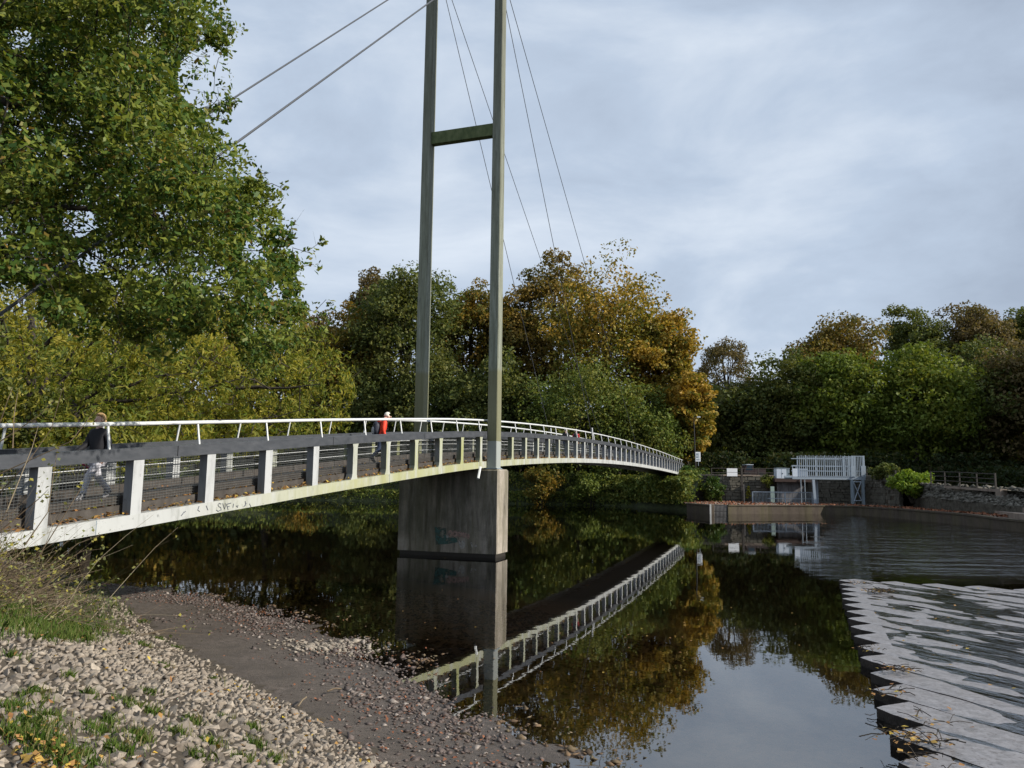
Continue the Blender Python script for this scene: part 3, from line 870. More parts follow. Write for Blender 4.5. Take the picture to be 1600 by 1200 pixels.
# ------------------------------------------------------------------ steel platform
PY = 81.0
def U2(px, py, Y=PY): return atY(px, py, Y)
x0 = U2(1238, 745).x; x1 = U2(1352, 745).x
zb = U2(1290, 748).z; zd = U2(1290, 744.5).z; ztop = U2(1290, 712).z; zmid = U2(1290, 728).z; zlow = U2(1290, 736).z
pl = thing('steel_platform', 'grey-blue raised steel platform with palisade guard standing over the river wall', 'platform', loc=((x0 + x1) / 2, PY, .88))
MB().abox(x0, x1, PY, PY + 2.4, zb, zb + .1).build('deck_plate', M_bluedk, pl)
for y in (PY - .02, PY + 2.32): MB().abox(x0, x1, y, y + .1, zb - .08, zd + .05).build('edge_channel', M_bluesteel, pl)
px0 = U2(1248.5, 720).x; px1 = U2(1329, 720).x
for y in (PY - .06, PY + 2.3):
    for z in (zlow + .02, zmid, U2(1290, 716).z):
        MB().abox(px0, px1, y, y + .04, z - .04, z + .04).build('rail', M_bluesteel, pl)
    npal = 27 if y < PY else 0
    for k in range(npal):
        x = px0 + (px1 - px0) * k / max(npal - 1, 1)
        zz = ztop + (.06 if k % 2 else 0)
        MB().prism([(x - .036, y - .022, zd), (x + .036, y - .022, zd), (x + .036, y - .022, zz - .08), (x, y - .022, zz), (x - .036, y - .022, zz - .08)], (0, .02, 0)).build('pale', M_bluesteel, pl)
    for xx in (px0 + .7, (px0 + px1) / 2, px1 - .6):
        MB().abox(xx - .05, xx + .05, y + .045, y + .13, zb, ztop).build('standard', M_bluesteel, pl)
for y in (PY, PY + 2.2):      # gate bay and ladder cage at the right-hand end
    MB().abox(px1 + .1, px1 + .28, y, y + .12, zb - .1, ztop + .02).build('gate_post', M_bluesteel, pl)
    MB().abox(x1 - .18, x1, y, y + .12, zb - .1, ztop + .04).build('gate_post', M_bluesteel, pl)
    MB().abox(px1 + .28, x1 - .18, y, y + .06, ztop - .06, ztop + .02).build('rail', M_bluesteel, pl)
    MB().abox(px1 + .28, x1 - .18, y, y + .05, zlow, zlow + .07).build('rail', M_bluesteel, pl)
    for k in range(6):
        x = px1 + .38 + (x1 - px1 - .66) * k / 5
        MB().abox(x - .03, x + .03, y - .02, y, zd, ztop - .02).build('pale', M_bluesteel, pl)
    MB().abox(px1 - .12, px1 + .42, y - .06, y - .02, zd - .05, zmid + .05).build('side_panel', M_bluesteel, pl) if y == PY else None
    MB().abox(x1 - .42, x1 + .06, y - .06, y - .02, zd - .05, zmid + .05).build('side_panel', M_bluesteel, pl) if y == PY else None
# low walled landing at the left end
MB().abox(x0 + .02, px0 + .9, PY - .03, PY + .02, zd - .05, U2(1240, 732).z).build('kick_panel', M_pale, pl)
for xx in (x0 + .05, x0 + .42, x0 + .75): MB().abox(xx - .035, xx + .035, PY - .02, PY + .05, zd, U2(1240, 727).z).build('standard', M_bluesteel, pl)
MB().abox(x0, px0, PY - .03, PY + .06, U2(1240, 727).z - .05, U2(1240, 727).z + .02).build('rail', M_bluesteel, pl)
for pxl, y, lean in ((1270.5, PY + .1, .12), (1275.5, PY + 1.9, 0), (1330.5, PY + .1, .0), (1347.5, PY + .1, .0), (1333, PY + 2.0, 0), (1349, PY + 2.0, 0)):
    q = U2(pxl, 748, y)
    MB().box([(q.x - .13 + lean, y - .1, .82), (q.x + .13 + lean, y - .1, .82), (q.x + .13 + lean, y + .1, .82), (q.x - .13 + lean, y + .1, .82), (q.x - .13, y - .1, zb), (q.x + .13, y - .1, zb), (q.x + .13, y + .1, zb), (q.x - .13, y + .1, zb)]).build('leg', M_bluesteel if pxl < 1300 else M_bluedk, pl)
bp = [U2(1333, 753), U2(1345, 753), U2(1334.5, 782.5), U2(1346, 782.5)]
for a_, b_ in ((0, 3), (1, 2), (2, 3), (0, 1)):
    MB().tube([bp[a_] - Vector((0, .05, 0)), bp[b_] - Vector((0, .05, 0))], .05, 4).build('brace', M_bluesteel, pl)
# lower railing on the ledge
ra = thing('ledge_railing', 'low grey-blue railing of thin upright bars on the ledge left of the platform legs', 'railing', loc=U2(1222, 785, 83))
ya = 83.0
xa, xb = U2(1176, 780, ya).x, U2(1269, 780, ya).x
zr = U2(1222, 769, ya).z
MB().abox(xa, xb, ya - .04, ya + .04, zr - .05, zr + .05).build('top_rail', M_bluesteel, ra)
MB().abox(xa + 1.6, xb, ya - .03, ya + .03, zr - .72, zr - .65).build('mid_rail', M_bluesteel, ra)
for k in range(44):
    x = xa + (xb - xa) * k / 43
    MB().abox(x - .018, x + .018, ya - .015, ya + .015, .86, zr - .05).build('bar', M_bluedk, ra)
for x in (xa, (xa + xb) / 2 + .3, xb): MB().abox(x - .05, x + .05, ya - .05, ya + .05, .86, zr).build('post', M_bluesteel, ra)
# sluice house front: dark lintel and grey doors behind the railing
sl = thing('sluice_recess', 'grey boarded sluice front with a dark overhanging lintel behind the low railing', 'sluice', loc=U2(1235, 785, 86.5))
ys = 86.6
q0, q1 = U2(1212, 752, ys), U2(1262, 752, ys)
MB().abox(q0.x - .3, q1.x + .2, ys - .7, ys + 1.2, U2(1230, 753, ys).z, U2(1230, 747.5, ys).z).build('lintel', flat('rusty_lintel', (.05, .03, .025), .8), sl)
M_door = concrete('grey_boards', (.17, .165, .17), (.07, .065, .065), None)
for k in range(7):
    xx = q0.x + .15 + k * .42
    MB().abox(xx, xx + .40, ys, ys + .1, .86, U2(1230, 753.5, ys).z).build('board', M_door, sl)
for pxp in (1251.5, 1257.5):
    q = U2(pxp, 760, ys - .8); MB().tube([(q.x, ys - .8, .9), (q.x, ys - .8, U2(1250, 748, ys).z)], .05, 6).build('pipe', M_bluesteel, sl)
q = U2(1207, 770, ys - .6); MB().abox(q.x - .2, q.x + .22, ys - .6, ys - .5, .9, U2(1207, 760, ys).z).build('pale_green_post', flat('pale_green', (.26, .34, .31), .7), sl)
# cabinets and boards along the path
def cabinet(name, label, cat, pxa, pxb, pya, pyb, Y, dep, mat, side=None):
    a_, b_ = atY(pxa, pyb, Y), atY(pxb, pya, Y)
    t_ = thing(name, label, cat, loc=((a_.x + b_.x) / 2, Y, a_.z))
    MB().abox(a_.x, b_.x, Y, Y + dep, a_.z, b_.z).build('cabinet_body', mat, t_)
    MB().abox(a_.x - .03, b_.x + .03, Y - .04, Y + dep + .03, b_.z, b_.z + .07).build('lid', M_bluedk, t_)
    MB().abox((a_.x + b_.x) / 2 - .012, (a_.x + b_.x) / 2 + .012, Y - .012, Y - .002, a_.z + .08, b_.z - .06).build('door_seam', M_bluedk, t_)
    MB().abox((a_.x + b_.x) / 2 + .08, (a_.x + b_.x) / 2 + .14, Y - .04, Y - .003, (a_.z + b_.z) / 2 - .06, (a_.z + b_.z) / 2 + .06).build('handle', M_black, t_)
    return t_
cabinet('equipment_cabinet', 'pale blue square equipment cabinet above the dark sluice lintel', 'cabinet', 1213.8, 1228.5, 732, 747.4, 86.2, .9, M_pale)
cabinet('control_box', 'narrow dull blue control box beside the pale square cabinet', 'control box', 1229.3, 1233.5, 732.5, 747.4, 86.4, .7, M_bluedk)
dk = thing('parked_utility_truck', 'dark utility truck with pale roof edge parked behind the path railing', 'truck', loc=atY(1172, 744, 92))
a_ = atY(1160, 746, 92); b_ = atY(1186, 726, 92); M_dkred = flat('dark_red_body', (.035, .02, .02), .5); M_glass = flat('dark_glass', (.02, .035, .05), .1)
c_ = atY(1178, 726, 92).x
MB().prism([(a_.x + .2, 92, a_.z + .3), (c_, 92, a_.z + .3), (c_, 92, a_.z + .85), (c_ - .1, 92, b_.z - .05), (a_.x + .55, 92, b_.z - .05), (a_.x + .25, 92, a_.z + .85)], (0, 1.7, 0)).build('cab', M_dkred, dk)
MB().prism([(a_.x + .42, 91.985, a_.z + .88), (c_ - .18, 91.985, a_.z + .88), (c_ - .22, 91.985, b_.z - .12), (a_.x + .62, 91.985, b_.z - .12)], (0, .012, 0)).build('side_window', M_glass, dk)
MB().abox(a_.x + .5, c_ - .05, 91.95, 93.7, b_.z - .05, b_.z + .02).build('roof', M_pale, dk)
MB().abox(c_ + .03, b_.x + .8, 92, 93.7, a_.z + .35, a_.z + 1.0).build('load_bed', M_dkred, dk)
for xx in (a_.x + .6, b_.x + .2):
    MB().tube([(xx, 91.93, a_.z + .33), (xx, 92.15, a_.z + .33)], .33, 14).build('wheel', M_black, dk)
nb = thing('white_notice_board', 'blank white board fixed to the path railing right of the ivy', 'notice board', loc=atY(1145, 745, 87.3))
a_, b_ = atY(1136, 744, 87.3), atY(1152, 732, 87.3)
MB().abox(a_.x, b_.x, 87.3, 87.34, a_.z, (a_.z + b_.z) / 2 - .02).build('panel', M_white, nb)
MB().abox(a_.x, b_.x, 87.3, 87.34, (a_.z + b_.z) / 2 + .02, b_.z).build('panel', M_white, nb)
# path railings
def railing(label, L, h_, spacing_list, nrails=3):
    t_ = thing('path_railing', label, 'railing', loc=L[0], group='railings along the far path')
    for r_ in range(nrails):
        MB().tube([p + Vector((0, 0, h_ * (r_ + 1) / nrails)) for p in L], .035, 5).build('rail', M_fence, t_)
    for a_, b_ in zip(L[:-1], L[1:]):
        k = max(1, round((b_ - a_).length / spacing_list))
        for j in range(k):
            p = a_.lerp(b_, j / k); MB().abox(p.x - .045, p.x + .045, p.y - .045, p.y + .045, p.z - .05, p.z + h_ + .04).build('post', M_fence, t_)
    p = L[-1]; MB().abox(p.x - .06, p.x + .06, p.y - .06, p.y + .06, p.z - .05, p.z + h_ + .08).build('post', M_fence, t_)
railing('rusty path railing between the ivy and the pale blue cabinet', [atY(1112, 745.5, 88), atY(1158, 745.8, 88), atY(1212, 746, 88)], 1.0, 2.6, 2)
railing('thin dark path railing between the platform and the bright green bush', [atY(1355, 748, 83), atY(1400, 752, 77)], 1.0, 2., 3)
railing('thin dark path railing running right from the bright green bush', [atY(1455, 757, 69), atY(1500, 759.5, 65), atY(1556, 764, 60.4)], 1.15, 1.9, 3)
MB().abox(0, 0, 0, 0, 0, 0)
kb = thing('concrete_kerb', 'pale concrete kerb under the right end of the path railing', 'kerb', loc=atY(1530, 763, 62))
MB().sweep([[p + Vector((-.1, -.25, -.2)), p + Vector((.1, .25, -.2)), p + Vector((.1, .25, .0)), p + Vector((-.1, -.25, .0))] for p in (atY(1475, 758.6, 66.5), atY(1560, 765, 60))]).build('kerb_run', M_ledge, kb)
p = atY(1565, 766, 59.7); MB().abox(p.x - .3, p.x + .25, p.y - .3, p.y + .3, p.z - .9, p.z + .1).build('kerb_end', M_ledge, kb)
dp = thing('timber_post', 'tall rusty brown post standing against the stone wall', 'post', loc=(0, 0, 0))
p = atY(1160, 785, 87.4); dp.location = (p.x, p.y, .88)
MB().abox(p.x - .1, p.x + .1, p.y - .1, p.y + .1, .85, atY(1160, 731, 87.4).z).build('shaft', M_fence, dp)
MB().abox(p.x + .12, p.x + .26, p.y - .1, p.y, .85, atY(1160, 757, 87.4).z).build('pale_upright', flat('weathered_upright', (.24, .21, .18), .8), dp)
# lamp post and path sign near the bridge end
lp = thing('lamp_post', 'slim dark lamp post with small lantern head beside the bridge end', 'lamp post', loc=atY(1086.5, 730, 96))
MB().tube([atY(1087, 735, 96), atY(1085.6, 700, 96), atY(1084, 652, 96)], [.11, .09, .055], 8).build('pole', M_black, lp)
q = atY(1084.2, 652, 96); MB().tube([q, q + Vector((.25, -.2, .06)), q + Vector((.5, -.3, .02))], .03, 6).build('arm', M_black, lp)
MB().prism([q + Vector((.3, -.45, -.05)), q + Vector((.75, -.45, -.05)), q + Vector((.7, -.45, .08)), q + Vector((.35, -.45, .08))], (0, .3, 0)).build('lantern', M_pale, lp)
sg = thing('path_sign', 'small white path sign on a thin post beside the lamp post', 'sign', loc=atY(1091, 727, 94))
MB().tube([atY(1091.2, 728, 94), atY(1091.2, 706, 94)], .035, 6).build('post', M_bluesteel, sg)
a_, b_ = atY(1086.8, 721, 93.9), atY(1094.3, 706.3, 93.9)
MB().abox(a_.x, b_.x, 93.85, 93.9, a_.z, b_.z).build('plate', M_white, sg)
for z0, z1, xa_, xb_ in ((.62, .86, .12, .5), (.35, .55, .12, .5), (.3, .9, .62, .72), (.12, .24, .15, .8)):
    w_, h_ = b_.x - a_.x, b_.z - a_.z
    MB().abox(a_.x + w_ * xa_, a_.x + w_ * xb_, 93.842, 93.848, a_.z + h_ * z0, a_.z + h_ * z1).build('marking', M_bluedk, sg)
# ================================================================== STEPPED WEIR APRON
wa, wb_ = gnd(1307, 901, .13), gnd(1384, 1144, .13)
wdir = Vector((wa.x - wb_.x, wa.y - wb_.y, 0)).normalized()
vdir = Vector((.44, -.90, 0)).normalized()
npd = Vector((.90, .44, 0)).normalized()        # across the slabs, away from the pool
up_l = Vector((.925, -.38, 0))                  # upstream edge of the apron
pitch_w = .76 / abs(wdir.dot(npd))
def slab_mat():
    m, t, b = nmat('wet_weir_slab')
    v = coords(t); 
    v2 = t.nodes.new('ShaderNodeMapping'); v2.vector_type = 'TEXTURE'; v2.inputs['Rotation'].default_value = (0, 0, math.atan2(-.90, .44)); v2.inputs['Scale'].default_value = (2.6, .45, 1)
    t.links.new(t.nodes.new('ShaderNodeNewGeometry').outputs['Position'], v2.inputs['Vector'])
    c = ramp(t, noise(t, v, 7, 8, .7), [(.3, (.13, .125, .125)), (.5, (.225, .215, .22)), (.7, (.31, .30, .31))])
    c = mixc(t, math2(t, 'MULTIPLY', vramp(t, noise(t, v2.outputs['Vector'], 1.3, 7, .72), .55, .68), .5), c, (.10, .085, .07))
    c = mixc(t, math2(t, 'MULTIPLY', vramp(t, noise(t, v, 24, 4, .6), .56, .66), .8), c, (.085, .065, .055))
    t.links.new(c, b.inputs['Base Color'])
    b.inputs['Roughness'].default_value = .33
    b.inputs['Specular IOR Level'].default_value = .6
    bump(t, b, noise(t, v, 18, 6, .7), .35, .02)
    return m
M_slab = slab_mat()
M_slabedge = mat_noise('dark_slab_edge', [(.3, (.012, .010, .008)), (.6, (.03, .024, .02)), (.85, (.06, .045, .035))], 8, .7, bstr=.6, bdist=.02)  # darker colour for the upright faces of the slabs
apron = link('weir_apron', MB().prism([Vector((wb_.x, wb_.y, -1.5)) - wdir * 9 + npd * .8 + vdir * .9, Vector((wa.x, wa.y, -1.5)) + npd * .8 + vdir * .9, Vector((wa.x, wa.y, -1.5)) + up_l * 19 + vdir * .6, Vector((36, 0, -1.5)), Vector((12, -12, -1.5))], (0, 0, 1.5)).mesh('weir_apron', M_ledge), kind='structure')
tips = []
k = -6
while True:
    p = Vector((wb_.x, wb_.y, 0)) + wdir * pitch_w * k
    if (p - wa).dot(wdir) > -.35: break
    tips.append(p); k += 1
last = tips[-1]
for k in range(1, 17): tips.append(last + up_l * (.76 / up_l.dot(npd)) * k)
for n_, T in enumerate(tips):
    T = T + vdir * random.uniform(-.06, .06)
    A = T - npd * .03 + vdir * .30 - Vector((.04, 0, 0))
    L = 21 if n_ > 8 else 15
    D = T + npd * .775 - vdir * .04
    hf = .138 + random.uniform(-.008, .010); hb = .124 + random.uniform(-.008, .006)
    if n_ < 11: hf += .018; hb -= .006
    if n_ < 9: hb += .0
    def P_(q, z): return Vector((q.x, q.y, z))
    # slab: raised along its pool-side edge, dipping to the next slab behind it
    segs = 64; nc = 6
    rings = []
    near_ = n_ < 11
    for s_ in range(segs + 1):
        u = s_ / segs; ll = L * u ** 1.5
        o = vdir * ll
        jt = random.uniform(-.012, .012)
        a_ = (A if s_ else T) + o + npd * jt
        d_ = D + o
        ends = math.exp(-(ll / (1.6 if near_ else .9)) ** 2)
        ring = [P_(a_, -.3)]
        for q_ in range(nc + 1):
            w_ = q_ / nc
            c_ = a_.lerp(d_, w_)
            wv = mnoise.fractal(Vector((ll * .55 + n_ * 7.3, w_ * 1.3 + n_ * 3.1, 0)), 1, 2, 3) * .030 + mnoise.noise(Vector((ll * 5, w_ * 6 + n_, 2.))) * .006
            zz = .127 + (.022 if near_ else .012) * ends * (1 - w_ * .7) - (.012 if near_ else .008) * w_ + wv * (1 - .75 * ends) + (-.012 if q_ == 0 else 0)
            ring.append(P_(c_, zz))
        ring.append(P_(d_, -.3)); rings.append(ring)
    me = MB().sweep(rings).mesh('slab', M_slab)
    me.materials.append(M_slabedge)
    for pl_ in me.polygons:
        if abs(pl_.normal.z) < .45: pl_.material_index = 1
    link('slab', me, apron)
fl = [Vector((t_.x, t_.y, 0)) + vdir * .62 + npd * .2 for t_ in tips]
mb = MB()
for p in fl: mb.v += [(p.x, p.y, .1255), (p.x + vdir.x * 22, p.y + vdir.y * 22, .1255)]
for k in range(len(fl) - 1): mb.f.append((2 * k, 2 * k + 1, 2 * k + 3, 2 * k + 2))
link('shallow_water', mb.mesh('shallow_water', M_film), kind='structure')
# twigs and leaves caught on the slab ends
mb = MB(); pts = []
for px, py, n_ in ((1432, 1160, 40), (1405, 1150, 8), (1410, 1050, 25), (1395, 1085, 16), (1340, 914, 22), (1375, 926, 60), (1440, 1190, 10), (1440, 1130, 10), (1365, 1018, 8)):
    c = gnd(px, py, .16)
    for k in range(n_):
        q = c + Vector((random.gauss(0, .16), random.gauss(0, .10), random.uniform(0, .08)))
        a_ = random.uniform(0, 6.28); L = random.uniform(.08, .32)
        d_ = Vector((math.cos(a_) * L, math.sin(a_) * L, random.uniform(-.03, .08)))
        mb.tube([q, q + d_ * .5 + Vector((0, 0, .02)), q + d_], random.uniform(.003, .009), 3, False)
        pts.append(q + Vector((random.gauss(0, .1), random.gauss(0, .08), .01)))
mb.build('drift_twigs', M_bark, apron, kind='stuff')
for k in range(260):
    T = random.choice(tips[4:]); q = T + vdir * random.uniform(.5, 9) + npd * random.uniform(0, .7); pts.append(Vector((q.x, q.y, .165)))
scatter_leaves('drift_leaves', pts, .2, .075, M_litter, apron, seed=8, kind='stuff')
# ================================================================== STONES ON THE NEAR BANK
def rock_mesh(seed, sx, sy, sz, n=13):
    r_ = random.Random(seed)
    bm = bmesh.new()
    for k in range(n):
        d = Vector((r_.gauss(0, 1), r_.gauss(0, 1), r_.gauss(0, 1))).normalized()
        q = r_.uniform(.8, 1.0)
        bm.verts.new((d.x * sx * q, d.y * sy * q, d.z * sz * q))
    res = bmesh.ops.convex_hull(bm, input=list(bm.verts))
    junk = [g for g in res['geom_interior'] if isinstance(g, bmesh.types.BMVert)]
    if junk: bmesh.ops.delete(bm, geom=junk, context='VERTS')
    bmesh.ops.triangulate(bm, faces=bm.faces)
    me = bpy.data.meshes.new('stone'); bm.to_mesh(me); bm.free()
    return me
proto = [rock_mesh(s_, .5, random.uniform(.26, .40), random.uniform(.10, .19), random.randint(7, 11)) for s_ in range(14)]
for me in proto: me.materials.append(M_rock)
pv = []
for me in proto:
    v = np.empty(len(me.vertices) * 3, np.float32); me.vertices.foreach_get('co', v)
    fa = np.array([tuple(p.vertices) for p in me.polygons], np.int32)
    pv.append((v.reshape(-1, 3), fa))
# candidate places on the slope in view, biggest and nearest kept apart by dart throwing
cand = np.concatenate([rng.uniform([-8, 2.6], [1.2, 11.5], (60000, 2)), rng.uniform([-22, 9], [-2, 26], (50000, 2))]); rng.shuffle(cand)
hh, dS, dF = near_h(cand)
px, py, dp_ = projn(np.column_stack([cand, hh]))
hh = np.zeros(len(cand)); ok = (dF > -.12) & (dF < 5.2) & (px > -150) & (px < 900) & (py < 1290) & (dp_ > 0)
# grassy stretch high up on the left carries fewer stones
cand, hh, dF, px, py = cand[ok], ground_z(cand[ok])[0], dF[ok], px[ok], py[ok]
gpatch = np.array([mnoise.fractal(Vector((c[0] * .5, c[1] * .5, 3.)), 1, 2, 3) for c in cand])
grassy = np.clip(1.25 - ((px - 60) / 150) ** 2 - ((py - 950) / 55) ** 2, 0, 1) + np.clip(.8 - ((px - 120) / 90)**2 - ((py - 985) / 30)**2, 0, 1)
sel = []; cell = {}
for k in range(len(cand)):
    if random.random() < grassy[k] * .85: continue
    sz = (random.choice((.08, .10, .11, .13, .16)) * (1.25 if random.random() < .12 else 1)) if k < 16000 else random.choice((.07, .09, .11))
    gx, gy = int(cand[k, 0] // .25), int(cand[k, 1] // .25)
    bad = False
    for a_ in (-1, 0, 1):
        for b_ in (-1, 0, 1):
            for (x_, y_, s_) in cell.get((gx + a_, gy + b_), ()):
                if (x_ - cand[k, 0]) ** 2 + (y_ - cand[k, 1]) ** 2 < (.25 * (s_ + sz)) ** 2: bad = True; break
            if bad: break
        if bad: break
    if bad: continue
    cell.setdefault((gx, gy), []).append((cand[k, 0], cand[k, 1], sz)); sel.append((k, sz))
def rock_xf(k, sz):
    # stones lie like shingles: long axis roughly along the foot of the bank, tipped down-slope
    yaw = random.gauss(rad(-40), .55)
    tip = random.gauss(rad(34), .35)
    R_ = Matrix.Rotation(yaw, 3, 'Z') @ Matrix.Rotation(tip, 3, 'X') @ Matrix.Rotation(random.gauss(0, .3), 3, 'Y') @ Matrix.Rotation(random.choice((0, math.pi)), 3, 'Z')
    s_ = sz * random.uniform(.95, 1.3)
    return R_, s_, Vector((cand[k, 0], cand[k, 1], hh[k] + sz * random.uniform(.02, .16)))
dist = np.array([math.hypot(*cand[k]) for k, s_ in sel])
size_px = np.array([s_ for k, s_ in sel]) / dist
inview = np.array([(0 < px[k] < 1600 and py[k] < 1200) for k, s_ in sel])
order = np.argsort(-size_px * inview)
RV, RF, off = [], [], 0
for r_, j in enumerate(order):
    k, sz = sel[j]
    R_, s_, loc = rock_xf(k, sz)
    q = random.randrange(len(proto))
    if r_ < 298:
        M4 = Matrix.Translation(loc) @ R_.to_4x4() @ Matrix.Scale(s_, 4)
        link('stone', proto[q], slope, M4=M4)
    else:
        v, fa = pv[q]
        RV.append((v * s_) @ np.array(R_).T + np.array(loc)); RF.append(fa + off); off += len(v)
link('rubble', arr_mesh('rubble', np.concatenate(RV), np.concatenate(RF), M_rubble), slope, kind='stuff')
print('stones', len(sel))
# pebbles and gravel along the waterline
def pebbles(name, P, sizes, mat, parent, flat_=.5):
    n = len(P)
    base = np.array([(1, 0, 0), (-1, 0, 0), (0, 1, 0), (0, -1, 0), (0, 0, 1), (0, 0, -1)], float)
    fa = np.array([(0, 2, 4), (2, 1, 4), (1, 3, 4), (3, 0, 4), (2, 0, 5), (1, 2, 5), (3, 1, 5), (0, 3, 5)])
    a_ = rng.uniform(0, 6.28, n); c, s_ = np.cos(a_), np.sin(a_)
    V = base[None] * (1 + rng.uniform(-.3, .3, (n, 6, 1)))
    V = V * np.stack([sizes, sizes * rng.uniform(.5, .95, n), sizes * flat_ * rng.uniform(.5, 1.1, n)], 1)[:, None, :]
    V[:, :, 2] += V[:, :, 0] * rng.normal(0, .3, (n, 1))
    X = V[:, :, 0] * c[:, None] - V[:, :, 1] * s_[:, None]; Y = V[:, :, 0] * s_[:, None] + V[:, :, 1] * c[:, None]
    V = np.stack([X, Y, V[:, :, 2]], 2) + P[:, None, :]
    F = (fa[None] + (np.arange(n) * 6)[:, None, None]).reshape(-1, 3)
    return link(name, arr_mesh(name, V.reshape(-1, 3), F, mat), parent, kind='stuff')
c2 = rng.uniform([-16, 6], [4, 26], (90000, 2)); h2, dS2, dF2 = near_h(c2)
pn = np.array([mnoise.fractal(Vector((c[0] * .45, c[1] * .45, 1.)), 1, 2, 3) for c in c2])
px2, py2, _d = projn(np.column_stack([c2, h2]))
w_ = np.exp(-((dS2 - .25) / .8) ** 2) * 1.0 + .10 * (pn > .1)
w_ = np.where(dF2 > .1, 0, w_) * np.where(dS2 < -.9, 0, 1) * np.clip(.7 + pn * 1.2, .1, 1.2)
okp = (rng.uniform(0, 1, len(c2)) < w_) & (px2 > 60) & (px2 < 900) & (py2 < 1230)
c2, h2 = c2[okp], h2[okp]
c2 = c2[:17000]; h2 = ground_z(c2)[0]
pebbles('gravel', np.column_stack([c2, h2 + .008]), rng.gamma(3., .009, len(c2)) + .008, M_pebble, bed)
cp_ = gnd(515, 1010, .05)
c3 = np.column_stack([rng.normal(cp_.x, .5, 300), rng.normal(cp_.y, .3, 300)]); h3 = ground_z(c3)[0]
pebbles('pale_gravel', np.column_stack([c3, h3 + .015]), rng.gamma(3., .012, len(c3)) + .012, M_palepebble, bed)
pebbles('bank_rubble', BANKPTS, rng.gamma(3., .045, len(BANKPTS)) + .05, M_wst, bpy.data.objects['stony_bank'], .6)
# silt-brown cobbles under the shallow water
c4 = rng.uniform([-8, 7], [7, 26], (60000, 2)); h4, dS4, _ = near_h(c4)
okq = (dS4 < -.45) & (dS4 > -7) & (rng.uniform(0, 1, len(c4)) < .35)
c4 = c4[okq][:13000]; h4 = ground_z(c4)[0]
M_cobble = island_mat('silted_cobble', [(0, (.05, .034, .02)), (.4, (.13, .085, .05)), (.7, (.19, .125, .07)), (.9, (.10, .085, .05)), (1, (.27, .205, .13))])
pebbles('sunken_cobbles', np.column_stack([c4, h4 + .005]), np.minimum(rng.gamma(3., .013, len(c4)) + .012, .09), M_cobble, bed, .35)
# pale sticks on the beach and leaves on the water
mb = MB()
for a_, b_ in (((511, 1090), (533, 1086)), ((465, 1120), (478, 1105)), ((720, 1142), (736, 1146))):
    p, q = gnd(*a_, .1), gnd(*b_, .1); p.z = q.z = float(ground_z(np.array([[p.x, p.y]]))[0][0]) + .05
    mb.tube([p, p.lerp(q, .5) + Vector((0, 0, .02)), q], .011, 5)
mb.build('stick', M_twig, bed, kind='stuff')
pts = []
for k in range(170):
    p = gnd(random.uniform(180, 1300), 800 + 260 * random.random() ** 1.3)
    pts.append((p.x, p.y, .006))
scatter_leaves('floating_leaves', pts, .02, .06, M_litter, None, seed=21, kind='stuff')
pts = []
for k in range(420):
    q = random.randrange(len(cand))
    if py[q] < 1080 and random.random() < .6: continue
    pts.append((cand[q, 0], cand[q, 1], hh[q] + random.uniform(.05, .12)))
c5 = [(gnd(random.gauss(75, 60), random.gauss(1175, 30), 1.45)) for k in range(240)]
pts += [(p.x, p.y, float(ground_z(np.array([[p.x, p.y]]))[0][0]) + random.uniform(.03, .08)) for p in c5]
pts = [p for p in pts if p[1] > 4.6]
scatter_leaves('bank_leaves', pts, .45, .048, M_litter, slope, seed=3, kind='stuff')
scatter_leaves('yellow_bank_leaves', pts[::7], .4, .05, M_yellowleaf, slope, seed=4, kind='stuff')
pts = []
for k in range(1100):
    c = c2[random.randrange(len(c2))]; x_, y_ = c[0] + random.gauss(0, .4) - .2, c[1] + random.gauss(0, .4) - .3
    pts.append((x_, y_, float(ground_z(np.array([[x_, y_]]))[0][0]) + .03))
scatter_leaves('beach_leaves', pts, .3, .045, M_redlitter, bed, seed=6, kind='stuff')
# ------------------------------------------------------------------ grass
def blades(name, P, H, mat, parent, lean=.35, w=.0036, seed=0):
    r_ = np.random.default_rng(seed); n = len(P)
    a_ = r_.uniform(0, 6.28, n); l_ = r_.normal(0, lean, (n, 2)) * H[:, None]
    side = np.stack([np.cos(a_), np.sin(a_), np.zeros(n)], 1) * w
    mid = P + np.column_stack([l_ * .35, H * .6]); tip = P + np.column_stack([l_, H * (1 - .25 * np.hypot(*l_.T) / np.maximum(H, .01))])
    V = np.stack([P - side, P + side, mid + side * .8, tip, mid - side * .8], 1).reshape(-1, 3)
    return link(name, arr_mesh(name, V, np.arange(5 * n).reshape(n, 5), mat), parent, kind='stuff')
tuft = [(60, 1160, .40), (25, 1150, .2), (85, 1185, .35), (45, 1135, .22), (55, 1090, .22), (20, 1110, .25), (82, 1125, .22), (150, 1145, .26), (205, 1105, .26), (185, 1175, .25), (130, 1190, .25), (215, 1155, .22), (275, 1150, .16), (240, 1118, .14), (300, 1130, .16), (330, 1165, .16), (395, 1140, .16), (400, 1165, .18), (310, 1185, .16), (225, 1010, .2), (250, 998, .22), (190, 990, .2), (160, 985, .25), (275, 1012, .16), (140, 1090, .12), (170, 1130, .12), (255, 1042, .12), (130, 1000, .3), (60, 1000, .28), (350, 1125, .1), (335, 1060, .1), (222, 973, .16), (195, 988, .2), (380, 1190, .18), (430, 1192, .14), (110, 1060, .1), (20, 1030, .12), (230, 1085, .12)]
GP, GH = [], []
